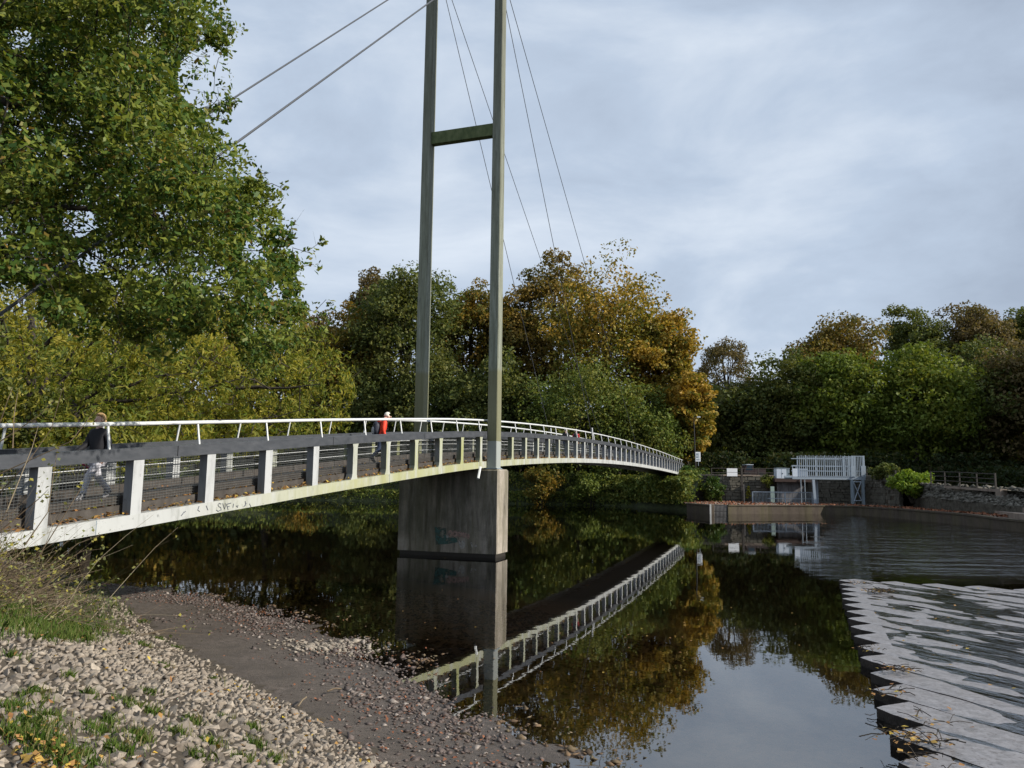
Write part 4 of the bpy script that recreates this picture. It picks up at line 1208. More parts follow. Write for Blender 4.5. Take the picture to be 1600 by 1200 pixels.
for tx, ty, r_ in tuft:
    base = None
    z = 1.2
    for _ in range(6):
        p = gnd(tx, ty, z); z = float(ground_z(np.array([[p.x, p.y]]))[0][0])
    r_ *= .55; n_ = int(1500 * r_)
    for k in range(n_):
        q = Vector((p.x + random.gauss(0, r_ * .42), p.y + random.gauss(0, r_ * .42), 0))
        GP.append((q.x, q.y, 0)); GH.append(random.uniform(.04, .13) * (1.1 if r_ > .15 else .8))
for k in range(30000):
    q = random.randrange(len(cand))
    if random.random() < grassy[q] * .9 or (gpatch[q] > .5 and random.random() < .06):
        GP.append((cand[q, 0] + random.gauss(0, .05), cand[q, 1] + random.gauss(0, .05), 0)); GH.append(random.uniform(.06, .2))
GP = np.array(GP); GP[:, 2] = ground_z(GP[:, :2])[0] - .005
blades('grass', GP, np.array(GH), M_grass, slope, seed=2)
idx = [k for k in range(len(GP)) if random.random() < .3]
blades('dry_grass', GP[idx] + rng.normal(0, .06, (len(idx), 3)) * [1, 1, 0], np.array(GH)[idx] * 1.1, M_drygrass, slope, seed=3)
# ================================================================== TREES
DG = [(0.059, 0.081, 0.026), (0.097, 0.123, 0.037), (0.148, 0.162, 0.044)]
MG = [(0.072, 0.107, 0.028), (0.121, 0.162, 0.039), (0.192, 0.213, 0.049)]
YG = [(0.078, 0.117, 0.021), (0.142, 0.176, 0.029), (0.244, 0.234, 0.037)]
GO = [(0.304, 0.190, 0.028), (0.380, 0.228, 0.032), (0.253, 0.177, 0.036)]
OR = [(0.329, 0.146, 0.025), (0.405, 0.190, 0.028), (0.240, 0.127, 0.028)]
RU = [(0.168, 0.121, 0.032), (0.231, 0.149, 0.036), (0.126, 0.109, 0.030)]
BR = [(.13, .10, .05), (.18, .13, .06), (.10, .085, .04)]
L_dark = mat_leaf('leaves_dark_green', DG, (.13, .12, .03), .14, amount=.6)
L_mid = mat_leaf('leaves_mid_green', MG, (.19, .16, .035), .17, amount=.5)
L_yg = mat_leaf('leaves_yellow_green', YG, (.09, .14, .03), .16, amount=.6)
L_gold = mat_leaf('leaves_gold_and_green', [(.10, .13, .03), (.27, .20, .036), (.15, .155, .034)], (.44, .26, .045), .2, amount=.75)
L_orange = mat_leaf('leaves_orange', OR, (.10, .10, .02), .2, amount=.7)
L_rust = mat_leaf('leaves_russet', RU, (.085, .10, .03), .16, amount=.7)
L_amber = mat_leaf('leaves_amber_and_green', [(.075, .10, .028), (.15, .13, .03), (.22, .16, .035)], (.34, .19, .03), .2, amount=.7)
L_brown = mat_leaf('leaves_brown', BR, (.10, .10, .035), .2, amount=.5)
L_oak = mat_leaf('oak_leaves', [(.026, .060, .016), (.045, .090, .020), (.06, .11, .024), (.10, .15, .030), (.20, .22, .04), (.04, .08, .02), (.24, .13, .04)], (.20, .23, .04), .7, trans=.3, amount=.75, rough=.42)
L_willow = mat_leaf('willow_leaves', [(.085, .125, .025), (.15, .18, .034), (.25, .24, .045), (.12, .15, .045)], (.40, .33, .045), .3, trans=.38, amount=.6)
L_ivy = mat_leaf('ivy_leaves', [(.025, .06, .016), (.05, .10, .022), (.08, .13, .03)], (.10, .08, .02), .5, amount=.5)
L_bright = mat_leaf('bright_bush_leaves', [(.10, .17, .02), (.15, .22, .028), (.21, .25, .035)], None)

def rand_dirs(n, r_):
    d = r_.normal(0, 1, (n, 3)); return d / np.linalg.norm(d, axis=1)[:, None]
def leaf_quads(P, size, r_, up=.45, aspect=.62, outv=None, droop=0.):
    n = len(P)
    nr = rand_dirs(n, r_) + [0, 0, up]
    if outv is not None: nr = nr + outv * .7
    nr /= np.linalg.norm(nr, axis=1)[:, None]
    ax = rand_dirs(n, r_); ax[:, 2] -= droop
    ax -= (ax * nr).sum(1)[:, None] * nr; ax /= np.maximum(np.linalg.norm(ax, axis=1), 1e-6)[:, None]
    bx = np.cross(nr, ax)
    s_ = (size * r_.uniform(.65, 1.35, n))[:, None]
    fold = nr * s_ * .12
    return np.stack([P - ax * s_ * .5, P + bx * s_ * .5 * aspect + fold, P + ax * s_ * .5, P - bx * s_ * .5 * aspect + fold], 1).reshape(-1, 3)
def crown_clumps(c, R3, n, r_, low=.5, shell=.55):
    d = rand_dirs(n, r_)
    d[:, 2] = np.where((d[:, 2] < -.25) & (r_.uniform(0, 1, n) > low), -d[:, 2], d[:, 2])
    q = r_.uniform(shell, 1., n) ** .7
    lump = 1 + .16 * np.sin(d[:, 0] * 3.1 + c[0]) * np.cos(d[:, 2] * 4 + c[1]) + .12 * np.sin(d[:, 1] * 5 + c[2])
    return np.array(c) + d * np.array(R3) * (q * lump)[:, None], d
def clump_leaves(cl, rad_, per, r_, flat_=.62):
    n = len(cl)
    d = rand_dirs(n * per, r_)
    q = r_.uniform(.35, 1., n * per) ** .6
    rr = np.repeat(rad_, per)[:, None]
    P = np.repeat(cl, per, 0) + d * rr * q[:, None] * [1, 1, flat_]
    return P, d
def trunk_mesh(base, top, r0_, limbs, r_, mat, sides=7, sub=True):
    mb = MB()
    base, top = Vector(base), Vector(top)
    pts = []
    for k in range(7):
        u = k / 6; p = base.lerp(top, u)
        w = (top - base).length * .018 * math.sin(u * 6 + base.x)
        pts.append(p + Vector((w, -w * .7, 0)))
    mb.tube(pts, [r0_ * (1.25 if k == 0 else 1 - .75 * k / 6) for k in range(7)], sides)
    for l_ in limbs:
        l_ = Vector(l_); u = float(r_.uniform(.3, .85)); k = u * 6; a_ = pts[int(k)].lerp(pts[min(int(k) + 1, 6)], k % 1)
        m_ = a_.lerp(l_, .5) + Vector((0, 0, (l_ - a_).length * .08)) 
        rr = r0_ * (1 - .75 * u) * .55
        mb.tube([a_, m_, l_], [rr, rr * .6, rr * .2], 5, False)
    return mb.mesh('trunk', mat, True)

def tree(label, px, ptop, pbot, hw, Y, mat, cat='tree', leaf=.485, n=None, per=None, dens=1.15, z0=3.95, seed=None, shell=.28, sparse=1., name='tree', bark=None, group='trees of the far wood', depth=.95, low=.6, crad=.25):
    r_ = np.random.default_rng(seed if seed is not None else abs(int(px * 7 + Y)))
    top = atY(px, ptop, Y); bot = atY(px, pbot, Y)
    rz_ = (top.z - bot.z) / 2; rx_ = hw * (1.12 if sparse == 1. else 1.) * Y / 1209
    c = (top.x, Y, bot.z + rz_)
    n = n or int(np.clip(31 * (rx_ * rz_) ** .5 * dens, 44, 240))
    cl, d = crown_clumps(c, (rx_ * .86, rx_ * depth, rz_ * .9), n, r_, low, shell)
    R_ = crad * min(rx_, rz_ * 1.1) * r_.uniform(.7, 1.3, n)
    per = per or int(np.clip(90 * sparse, 20, 140))
    P, dd = clump_leaves(cl, R_, per, r_)
    keep = P[:, 2] > z0 - 2.5
    P, dd = P[keep], dd[keep]
    V = leaf_quads(P, leaf * np.ones(len(P)), r_, outv=dd)
    t_ = thing(name, label, cat, loc=(c[0], Y, z0), group=group)
    link('crown', arr_mesh('crown', V, np.arange(len(V)).reshape(-1, 4), mat), t_)
    lim = cl[r_.choice(n, min(n, 16), False)]
    r0_ = max(.18, .035 * (top.z - z0) * .6)
    link('trunk', trunk_mesh((c[0], Y, z0 - .4), (c[0] + r_.normal(0, .4), Y, c[2] + rz_ * .55), r0_, lim, r_, bark or M_bark), t_)
    return t_

# --- the wood behind the bridge
tree('tall dark green dome-topped tree rising behind the left pylon leg', 640, 409, 640, 88, 114, L_dark, dens=1.3)
tree('amber and green tree on the left shoulder of the dark dome tree', 556, 468, 690, 62, 117, L_amber)
tree('dark purple-brown treetop peeping over the amber tree', 592, 424, 570, 46, 128, L_brown)
tree('dull brown thin-leaved tree just right of the big oak', 500, 478, 700, 58, 124, L_brown, sparse=.75)
tree('russet-topped tree in the gap between the two pylon legs', 742, 434, 660, 66, 123, L_amber, dens=1.4)
tree('russet and green tree directly behind the right pylon leg', 808, 438, 680, 68, 120, L_rust, dens=1.4)
tree('tall open bronze tree with its limbs showing against the sky', 868, 393, 640, 62, 121, L_rust, sparse=.6, crad=.22, shell=.75, bark=M_bark)
tree('largest golden tree of the wood right of the pylon', 955, 410, 700, 98, 109, L_gold, dens=1.6)
tree('golden-green tree on the right shoulder of the largest golden tree', 1030, 462, 720, 62, 106, L_gold, dens=1.4)
tree('yellow-orange tree at the right edge of the middle wood above the bridge end', 1072, 560, 735, 42, 101, L_gold)
tree('fine-leaved mid green tree in front of the largest golden tree', 905, 555, 765, 98, 101.5, L_mid, leaf=.36, dens=1.2)
tree('dark green tree standing low behind the right pylon leg', 775, 552, 770, 80, 107, L_dark)
tree('dark green low tree between the pylon legs above the handrail', 690, 545, 772, 78, 110, L_dark)
tree('deep green bushy tree behind the walker in red', 600, 572, 775, 72, 113, L_dark)
tree('dark green tree beside the bridge end below the yellow-orange tree', 1010, 610, 770, 70, 100.5, L_mid, leaf=.36)
tree('bare brownish domed tree in the gap between the two woods', 1130, 527, 660, 50, 152, L_brown, sparse=.5, leaf=.4, crad=.22, shell=.7)
tree('dark tree under the bare brownish domed tree', 1125, 600, 740, 48, 128, L_dark)
# --- the wood on the right
tree('dark green tree at the left end of the right-hand wood', 1165, 582, 745, 70, 113, L_dark)
tree('broad dark green tree left of the yellow-green tree', 1240, 545, 745, 76, 110, L_dark, dens=1.1)
tree('rusty-topped tree behind the yellow-green tree', 1302, 498, 640, 72, 126, L_rust)
tree('yellow-green tree rising behind the steel platform', 1305, 538, 745, 66, 105, L_yg)
tree('broad bright green tree right of the platform', 1425, 525, 745, 84, 102, L_yg, dens=1.2)
tree('tall dark open-crowned tree on the skyline behind the broad bright green tree', 1425, 467, 640, 56, 131, L_dark, sparse=.7)
tree('tall brown-tinged tree on the right skyline', 1522, 464, 640, 62, 129, L_brown, sparse=.8)
tree('tall thin dark tree cut by the right edge on the skyline', 1604, 468, 620, 46, 133, L_dark, sparse=.6)
tree('gloomy brown-green tree right of the broad bright green tree', 1530, 530, 760, 84, 107, L_dark, dens=1.1)
tree('gloomy brown tree filling the right edge', 1625, 512, 765, 84, 100, L_brown, dens=1.1)
tree('unseen green tree added beyond the right edge to shade the wood', 1760, 440, 760, 110, 92, L_dark, dens=.8, per=55, leaf=.75)  # this and the next three are out of view, added to shade the wood
tree('unseen tall green tree added farther along the right bank to shade the wood', 1960, 380, 760, 140, 84, L_dark, dens=.8, per=55, leaf=.75)
tree('unseen tall brown tree added farthest along the right bank to shade the wood', 2230, 330, 770, 170, 76, L_brown, dens=.8, per=55, leaf=.75)
tree('unseen tall dark tree added on the right bank nearest the near shore to cast shade', 2650, 280, 790, 230, 64, L_dark, dens=.8, per=55, leaf=.75)
for k, (px_, top_, hw_, Y_, m_, lb) in enumerate(((430, 470, 80, 120, L_rust, 'russet tree hidden behind the right part of the willow'), (300, 455, 90, 124, L_gold, 'golden tree hidden behind the middle of the willow'), (165, 450, 95, 128, L_dark, 'dark green tree hidden behind the woman and willow'), (20, 440, 100, 132, L_rust, 'russet tree hidden behind the left of the willow'), (-140, 430, 100, 136, L_dark, 'dark tree far off to the left across the river'), (-320, 420, 110, 140, L_gold, 'golden tree far off to the left across the river'))):
    tree(lb, px_, top_, 778, hw_ * 1.3, Y_, m_, group='trees across the river behind the willow', leaf=.62, per=52)
# dim depth of the wood between the trunks, beyond counting
def leaf_mass(name, boxes, leaf, mat, seed, parent=None):
    r_ = np.random.default_rng(seed); Ps = []
    for (p, q, dy, z0, z1, n) in boxes:
        u = r_.uniform(0, 1, n)
        Ps.append(np.column_stack([p[0] + (q[0] - p[0]) * u + r_.normal(0, .5, n), p[1] + (q[1] - p[1]) * u + r_.uniform(0, dy, n), z0 + (z1 - z0) * r_.uniform(0, 1, n) ** .8]))
    P = np.concatenate(Ps)
    V = leaf_quads(P, np.full(len(P), leaf), r_)
    return link(name, arr_mesh(name, V, np.arange(len(V)).reshape(-1, 4), mat), parent, kind='stuff')
leaf_mass('distant_wood', [((-75, 138), (78, 130), 12, 3.0, 15.5, 30000), ((-60, 122), (74, 116), 5, 3.0, 8, 14000), ((58, 118), (110, 84), 12, 2.5, 15, 14000), ((-190, 165), (-70, 138), 12, 3.0, 19, 16000)], 1.5, L_dark, 91)
leaf_mass('bank_undergrowth', [((-60, 113), (-16, 100.7), 2, .0, 1.6, 4200), ((-16, 100.7), (8.2, 97.4), 2, .0, 1.6, 4200), ((8.2, 97.4), (14.6, 93), 2, .0, 1.6, 2200), ((-60, 114), (-16, 102), 5, .3, 4.2, 3500), ((-16, 102.3), (8.4, 98.6), 4.5, .3, 4., 6000), ((8.4, 98.6), (16.5, 93), 4.5, .3, 3.8, 5200), ((15.5, 92), (18.8, 81), 2.5, .6, 3.6, 6000), ((17.5, 93), (21, 86), 4, 2.0, 4.3, 3000)], .34, L_mid, 92)
leaf_mass('path_undergrowth', [((22, 99), (66, 97), 10, 3.6, 6.2, 5000), ((48, 92), (78, 60), 12, 2.6, 5.2, 6000)] + [((20 + 3.1 * k, 96 - .12 * k * k * .3), (24 + 3.1 * k, 96 - .12 * k * k * .3), 4, 3.6, 4.6 + 2.6 * abs(math.sin(k * 2.1)), 420) for k in range(13)], .5, mat_leaf('leaves_darkened_depth', [(.016, .026, .010), (.03, .045, .015), (.045, .04, .016)], None), 93)  # leaf colour darkened to stand in for the black depth of the wood
# waterside bushes
def bush(label, px, ptop, pbot, hw, Y, mat, leaf=.25, n=46, per=80, name='bush', group='bushes on the far bank', seed=None, flat_=.8, depth=.9):
    r_ = np.random.default_rng(seed or int(px * 3 + Y))
    top = atY(px, ptop, Y); bot = atY(px, pbot, Y)
    rz_ = (top.z - bot.z) / 2; rx_ = hw * Y / 1209
    c = (top.x, Y, bot.z + rz_)
    cl, d = crown_clumps(c, (rx_ * .82, rx_ * depth, rz_ * .82), n, r_, .9, .35)
    P, dd = clump_leaves(cl, .32 * min(rx_, rz_ * 1.2) * r_.uniform(.7, 1.3, n), per, r_, flat_)
    V = leaf_quads(P, np.full(len(P), leaf), r_, outv=dd)
    t_ = thing(name, label, 'bush', loc=(c[0], Y, bot.z), group=group)
    link('foliage', arr_mesh('foliage', V, np.arange(len(V)).reshape(-1, 4), mat), t_)
    mb = MB()
    for k in range(9):
        mb.tube([(c[0] + r_.normal(0, .15), Y + r_.normal(0, .15), bot.z - .5), tuple(cl[k])], [.05, .015], 4, False)
    mb.build('stems', M_bark, t_)
    return t_
bush('ivy-green spreading bush beside the bridge end', 1082, 728, 790, 40, 92, L_ivy, leaf=.24, n=90, per=110)
bush('ivy bush hanging over the stone wall right of the bridge end', 1112, 745, 788, 20, 87.5, L_ivy, leaf=.24, n=60)
bush('bright yellow-green bush spilling over the bank right of the platform', 1424, 734, 778, 38, 72.5, L_bright, leaf=.30, n=80, per=70)
bush('dark thin bush on the wall top left of the bright bush', 1382, 722, 752, 24, 79, L_dark)
bush('olive bush at the waterline below the middle of the bridge', 845, 724, 786, 34, 97.5, L_amber, leaf=.3)
bush('dull green bush at the waterline right of the olive bush', 925, 735, 787, 40, 96.5, L_mid, leaf=.28)
bush('green bush at the waterline under the far part of the bridge', 1000, 738, 788, 40, 94.5, L_mid, leaf=.28)
bush('dark bush at the waterline left of the pier', 575, 715, 786, 45, 105, L_dark, leaf=.3)
bush('brownish bush at the waterline farthest left below the bridge', 480, 725, 786, 55, 108, L_amber, leaf=.3)
yl = bush('slim yellow climbing plant on the stone wall', 1169, 757, 784, 4.5, 87.3, L_willow, leaf=.16, n=22, per=30)
bush('small grey-leaved plant hanging on the wall left of the pale cabinet', 1199, 740, 762, 12, 86.8, L_mid, leaf=.2, n=20, per=40)

# --- near oak overhanging from the left
def in_poly(x, y, poly):
    inside = np.zeros(len(x), bool); n = len(poly)
    for k in range(n):
        x1, y1 = poly[k]; x2, y2 = poly[(k + 1) % n]
        c = ((y1 > y) != (y2 > y)) & (x < (x2 - x1) * (y - y1) / (y2 - y1 + 1e-9) + x1)
        inside ^= c
    return inside
def lobed_leaves(P, size, r_, droop=.35):
    """oak leaves: eight-sided lobed outlines"""
    n = len(P)
    nr = rand_dirs(n, r_) + [.25, -.25, .5]; nr /= np.linalg.norm(nr, axis=1)[:, None]
    ax = rand_dirs(n, r_); ax[:, 2] -= droop
    ax -= (ax * nr).sum(1)[:, None] * nr; ax /= np.linalg.norm(ax, axis=1)[:, None]
    bx = np.cross(nr, ax); s_ = (size * r_.uniform(.6, 1.3, n))[:, None]
    sh = [(-.5, 0), (-.08, .17), (.2, .33), (.5, .04), (.1, -.15), (-.16, -.27)]
    V = np.stack([P + ax * s_ * a_ + bx * s_ * b_ + nr * s_ * (.1 * abs(b_) * 3) for a_, b_ in sh], 1)
    return V.reshape(-1, 3)
OAKPOLY = [(-900, -900), (330, -900), (345, -60), (362, 10), (372, 75), (345, 120), (352, 160), (318, 195), (372, 252), (412, 300), (452, 345), (462, 385), (468, 430), (480, 470), (486, 520), (460, 560), (420, 572), (380, 560), (330, 552), (270, 530), (215, 520), (160, 498), (110, 500), (70, 470), (20, 440), (-900, 430)]
r_ = np.random.default_rng(5)
OC = np.array([-9.5, 13.6, 10.0])
d = rand_dirs(9000, r_); q = r_.uniform(.02, 1, 9000) ** .42
oc = OC + d * q[:, None] * [9.6, 4.2, 9.4]
ox, oy, ow = projn(oc)
ok = in_poly(ox + 14 + r_.normal(0, 9, len(ox)), oy + r_.normal(0, 9, len(ox)), OAKPOLY) & (ow > 8.5)
bt = (oc[:, :2] - np.array([B(0, 0, z=0).x, B(0, 0, z=0).y])) @ np.array([NV.x, NV.y])
bt_ok = (oc[:, 2] > 4.9)
oc = oc[ok & bt_ok]
_x, _y, _w = projn(oc)
_in = (_x > -120) & (_y > -120)
oc = np.concatenate([oc[_in][:700], oc[~_in][:130]])
ox, oy, ow = projn(oc)
vis = (ox > -160) & (oy > -160)
# fewer, rounder sprays with gaps between them; finer where they stand against the sky
sub = [k for k in range(len(oc))]
rads = r_.uniform(.34, .74, len(oc))
edge = ~in_poly(ox + 45, oy + 30, OAKPOLY) | ~in_poly(ox, oy + 55, OAKPOLY)
rads = np.where(edge, rads * .6, rads)
# single sprays that reach out beyond the body of the crown
sp_c, sp_r = [], []
for k in np.nonzero(edge & vis)[0]:
    if r_.uniform() < .75:
        o_ = np.array([r_.uniform(.15, .6), r_.normal(0, .3), r_.normal(.05, .32)])
        sp_c.append(oc[k] + o_); sp_r.append(r_.uniform(.10, .22))
        if r_.uniform() < .5: sp_c.append(oc[k] + o_ * 1.5 + [0, 0, .1]); sp_r.append(r_.uniform(.07, .13))
Pl, dl = clump_leaves(oc, rads, 195, r_, .7)
vis_l = np.repeat(vis, 195)
P2, d2 = clump_leaves(np.array(sp_c), np.array(sp_r), 16, r_, 1.)
Pl = np.concatenate([Pl, P2]); vis_l = np.concatenate([vis_l, np.ones(len(P2), bool)])
lx, ly, lw = projn(Pl)
hole = (((lx - 318) / 42) ** 2 + ((ly - 122) / 48) ** 2 < 1) & (r_.uniform(0, 1, len(lx)) < .9)
for hx0, hy0, hr in ((122, 345, 26), (140, 408, 22), (395, 395, 18), (30, 60, 20), (430, 455, 16), (250, 330, 14)):
    hole |= (((lx - hx0) / hr) ** 2 + ((ly - hy0) / hr) ** 2 < 1) & (r_.uniform(0, 1, len(lx)) < .8)
Pl = Pl[~hole & (vis_l | (r_.uniform(0, 1, len(lx)) < .4))]
oc_all = np.concatenate([oc, np.array(sp_c)])
oak = thing('oak_tree', 'big near oak with lobed green and yellowing leaves reaching over the bridge from the left', 'tree', loc=(-15.5, 13.5, 2.0))
V = lobed_leaves(Pl, np.full(len(Pl), .108), r_)
link('crown', arr_mesh('crown', V, np.arange(len(V)).reshape(-1, 6), L_oak), oak)
mb = MB()
tb = Vector((-16.2, 13.2, 1.6)); tt = Vector((-14.0, 14.5, 13.5))
tp_ = [tb, Vector((-16.0, 13.4, 3.4)), Vector((-15.4, 13.9, 6)), Vector((-14.6, 14.3, 9.5)), tt]
mb.tube(tp_, [.62, .46, .40, .28, .12], 10)
hubs = []
for k in range(17):
    u = r_.uniform(.9, 3.9); a_ = tp_[int(u)].lerp(tp_[int(u) + 1], u % 1)
    e_ = Vector(oc[r_.choice(np.nonzero((oc[:, 2] > 6.6) & (oc[:, 2] < 14))[0])]); e_ = a_.lerp(e_, .85)
    m1 = a_.lerp(e_, .35) + Vector((0, 0, .5)); m2 = a_.lerp(e_, .7) + Vector((r_.normal(0, .25), r_.normal(0, .25), .35))
    mb.tube([a_, m1, m2, e_], [.16, .11, .07, .03], 6, False)
    hubs += [m1, m2, e_]
link('trunk', mb.mesh('trunk', M_bark, True), oak)
mb = MB()
def grow(mb, roots, targets, r_, maxlen, r0_, wig, sprig, nbig=10 ** 9):
    """join every spray to the nearest point already grown, nearest first"""
    nodes = [tuple(q) for q in roots]; gen = [0] * len(nodes)
    ra = np.array(nodes); dmin = np.array([((ra - t_) ** 2).sum(1).min() for t_ in targets])
    for k in np.argsort(dmin):
        na = np.array(nodes); dd = ((na - targets[k]) ** 2).sum(1) + np.array(gen) * .02
        j = int(np.argmin(dd)); a_, e_ = Vector(nodes[j]), Vector(targets[k]); g = gen[j]
        if (e_ - a_).length > (maxlen if k < nbig else .9): continue
        m_ = a_.lerp(e_, .5) + Vector(tuple(r_.normal(0, wig, 3)))
        q_ = r0_ * .86 ** min(g, 10)
        mb.tube([a_, m_, e_], [q_, q_ * .8, q_ * .55], 4, False)
        for z_ in range(sprig):
            e2 = e_ + Vector(tuple(r_.normal(0, .15, 3))); mb.tube([m_.lerp(e_, .6), e2], [q_ * .35, q_ * .15], 3, False)
        nodes += [tuple(e_), tuple(m_)]; gen += [g + 1, g + 1]
grow(mb, hubs, oc_all, r_, 3.2, .03, .12, 1, len(oc))
link('branches', mb.mesh('branches', M_bark), oak)

# --- willow leaning over the water beyond the bridge
WPOLY = [(-700, 330), (0, 395), (120, 430), (330, 480), (440, 478), (492, 500), (520, 540), (548, 578), (556, 610), (545, 640), (540, 668), (520, 700), (420, 730), (200, 760), (-700, 800)]
cand_w = r_.uniform([-26, 19, 2.6], [-2.2, 34, 12], (26000, 3))
bt = (cand_w[:, :2] - np.array([B(0, 0, z=0).x, B(0, 0, z=0).y])) @ np.array([NV.x, NV.y])
wx, wy, ww = projn(cand_w)
ok = in_poly(wx, wy, WPOLY) & (bt > 4.3) & (bt < 15)
dens_w = np.clip(1.3 - bt / 16, .2, 1)
ok &= r_.uniform(0, 1, len(bt)) < dens_w
ok &= ~((wx < 260) & (wy > 450) & (wy < 650) & (bt < 8) & (r_.uniform(0, 1, len(bt)) < .75))
ok &= ~((wx < 90) & (wy > 600) & (r_.uniform(0, 1, len(bt)) < .6))
wc = cand_w[ok][:820]
will = thing('willow_tree', 'yellow-green willow with long narrow leaves drooping behind the bridge railing', 'tree', loc=(-15.2, 26.5, 1.4))
per = 46
rr = r_.uniform(.16, .48, len(wc))
Pw, dw = clump_leaves(wc, rr, per, r_, 1.7)
lx, ly, lw = projn(Pw)
okl = in_poly(lx, ly, [(x + 22, y - 24) for x, y in WPOLY])
bt = (Pw[:, :2] - np.array([B(0, 0, z=0).x, B(0, 0, z=0).y])) @ np.array([NV.x, NV.y])
Pw = Pw[okl & (bt > 3.6)]
n = len(Pw)
V = leaf_quads(Pw, np.full(n, .25), r_, up=.3, aspect=.24, droop=.8)
link('crown', arr_mesh('crown', V, np.arange(len(V)).reshape(-1, 4), L_willow), will)
mb = MB()
wb0 = Vector((-15.0, 26.2, 1.2))
t1 = atY(118, 640, 25.5); t2 = atY(60, 470, 27)
mb.tube([wb0, wb0.lerp(t1, .55) + Vector((.25, 0, 0)), t1], [.42, .36, .30], 9)
mb.tube([wb0 + Vector((-.9, .3, 0)), atY(48, 640, 26), atY(50, 540, 26), atY(47, 420, 27)], [.2, .16, .12, .05], 7)
branch_px = [[(118, 640), (150, 605), (200, 560), (240, 500)], [(118, 640), (90, 600), (130, 560), (170, 500), (200, 460)], [(118, 640), (170, 630), (260, 618), (350, 600), (430, 575)], [(48, 640), (75, 590), (120, 545), (150, 520)], [(48, 600), (20, 560), (5, 500)], [(150, 605), (200, 600), (300, 575), (390, 530)], [(160, 600), (185, 540), (190, 500)], [(118, 640), (160, 660), (250, 660), (360, 660), (470, 640)], [(48, 560), (90, 520), (110, 480), (150, 450)], [(240, 500), (300, 480), (360, 470)], [(350, 600), (420, 610), (500, 600)]]
for bp_ in branch_px:
    yy = 25.4 + r_.uniform(-.8, 2.2); m_ = len(bp_)
    pts = [atY(x, y, 25.5 + (yy - 25.5) * k / (m_ - 1)) for k, (x, y) in enumerate(bp_)]
    pts2 = []
    for k in range(m_ - 1):
        for q_ in range(3): pts2.append(pts[k].lerp(pts[k + 1], q_ / 3) + Vector(tuple(r_.normal(0, .06, 3))))
    pts2.append(pts[-1]); w_ = len(pts2)
    mb.tube(pts2, [.085 * (1 - .85 * k / (w_ - 1)) for k in range(w_)], 6, False)
hub = [Vector(v) for v in mb.v[::6]]
grow(mb, hub, wc[::2], r_, 4.5, .03, .2, 1)
link('trunk', mb.mesh('trunk', M_bark, True), will)
# darker trees on the near bank behind the willow
def btree(label, x, y, top, rx_, mat, seed, leaf=.3):
    r2 = np.random.default_rng(seed)
    c = (x, y, 1.5 + (top - 1.5) * .55); rz_ = (top - 1.5) * .47
    n = 130
    cl, d_ = crown_clumps(c, (rx_, rx_, rz_), n, r2, .8, .4)
    P, dd = clump_leaves(cl, .3 * rx_ * r2.uniform(.7, 1.2, n), 90, r2)
    V = leaf_quads(P, np.full(len(P), leaf), r2, outv=dd)
    t_ = thing('tree', label, 'tree', loc=(x, y, 1.6), group='trees on the near bank behind the willow')
    link('crown', arr_mesh('crown', V, np.arange(len(V)).reshape(-1, 4), mat), t_)
    link('trunk', trunk_mesh((x, y, 1.2), (x + .3, y, top * .8), .3, cl[:12], r2, M_bark), t_)
btree('dark green tree seen through the willow at the left edge', -27, 37, 11, 5, L_dark, 301)
btree('dark green tree far behind the willow trunk', -33, 50, 13, 6, L_dark, 302)
btree('yellowing tree behind the left part of the willow', -24, 44, 11, 5, L_yg, 303)
btree('dark tree beside the near end of the bridge at the left edge', -17.5, 22, 6.5, 3.0, L_dark, 304, .22)

# --- bare straw-coloured shrub in front of the bridge's near end
shr = thing('bare_shrub', 'tangled bare shrub with straw-coloured twigs in front of the near end of the bridge', 'shrub', loc=(-6.9, 10.4, 1.3))
mb = MB(); tips_ = []
for k in range(800):
    bx_, by_ = random.gauss(-7.9, .95), random.gauss(10.6, .75)
    gz = float(near_h(np.array([[bx_, by_]]))[0][0])
    tall = random.random() < .10
    L = random.uniform(.4, 1.1) if not tall else random.uniform(1.2, 1.9)
    dirx = random.gauss(.62, .42); diry = random.gauss(.10, .4); el = random.gauss(.42, .25) if not tall else random.gauss(.95, .22)
    dv = Vector((dirx, diry, 0)).normalized() * math.cos(el) + Vector((0, 0, math.sin(el)))
    p = Vector((bx_, by_, gz + random.uniform(-.02, .3))); pts = [p]
    for s_ in range(4):
        dv = (dv + Vector((random.gauss(0, .14), random.gauss(0, .14), -.07 if not tall else .0))).normalized()
        p = p + dv * L / 4; pts.append(p)
    r0_ = random.uniform(.0025, .006)
    mb.tube(pts, [r0_, r0_ * .85, r0_ * .7, r0_ * .55, r0_ * .3], 4, False)
    for q_ in range(random.randint(1, 3)):
        a_ = pts[random.randint(1, 3)]; e_ = a_ + (dv + Vector((random.gauss(0, .5), random.gauss(0, .5), random.gauss(.1, .4)))).normalized() * random.uniform(.15, .5)
        mb.tube([a_, e_], [r0_ * .5, r0_ * .25], 3, False)
        if random.random() < .3: tips_.append(e_)
    if random.random() < .35: tips_.append(pts[-1])
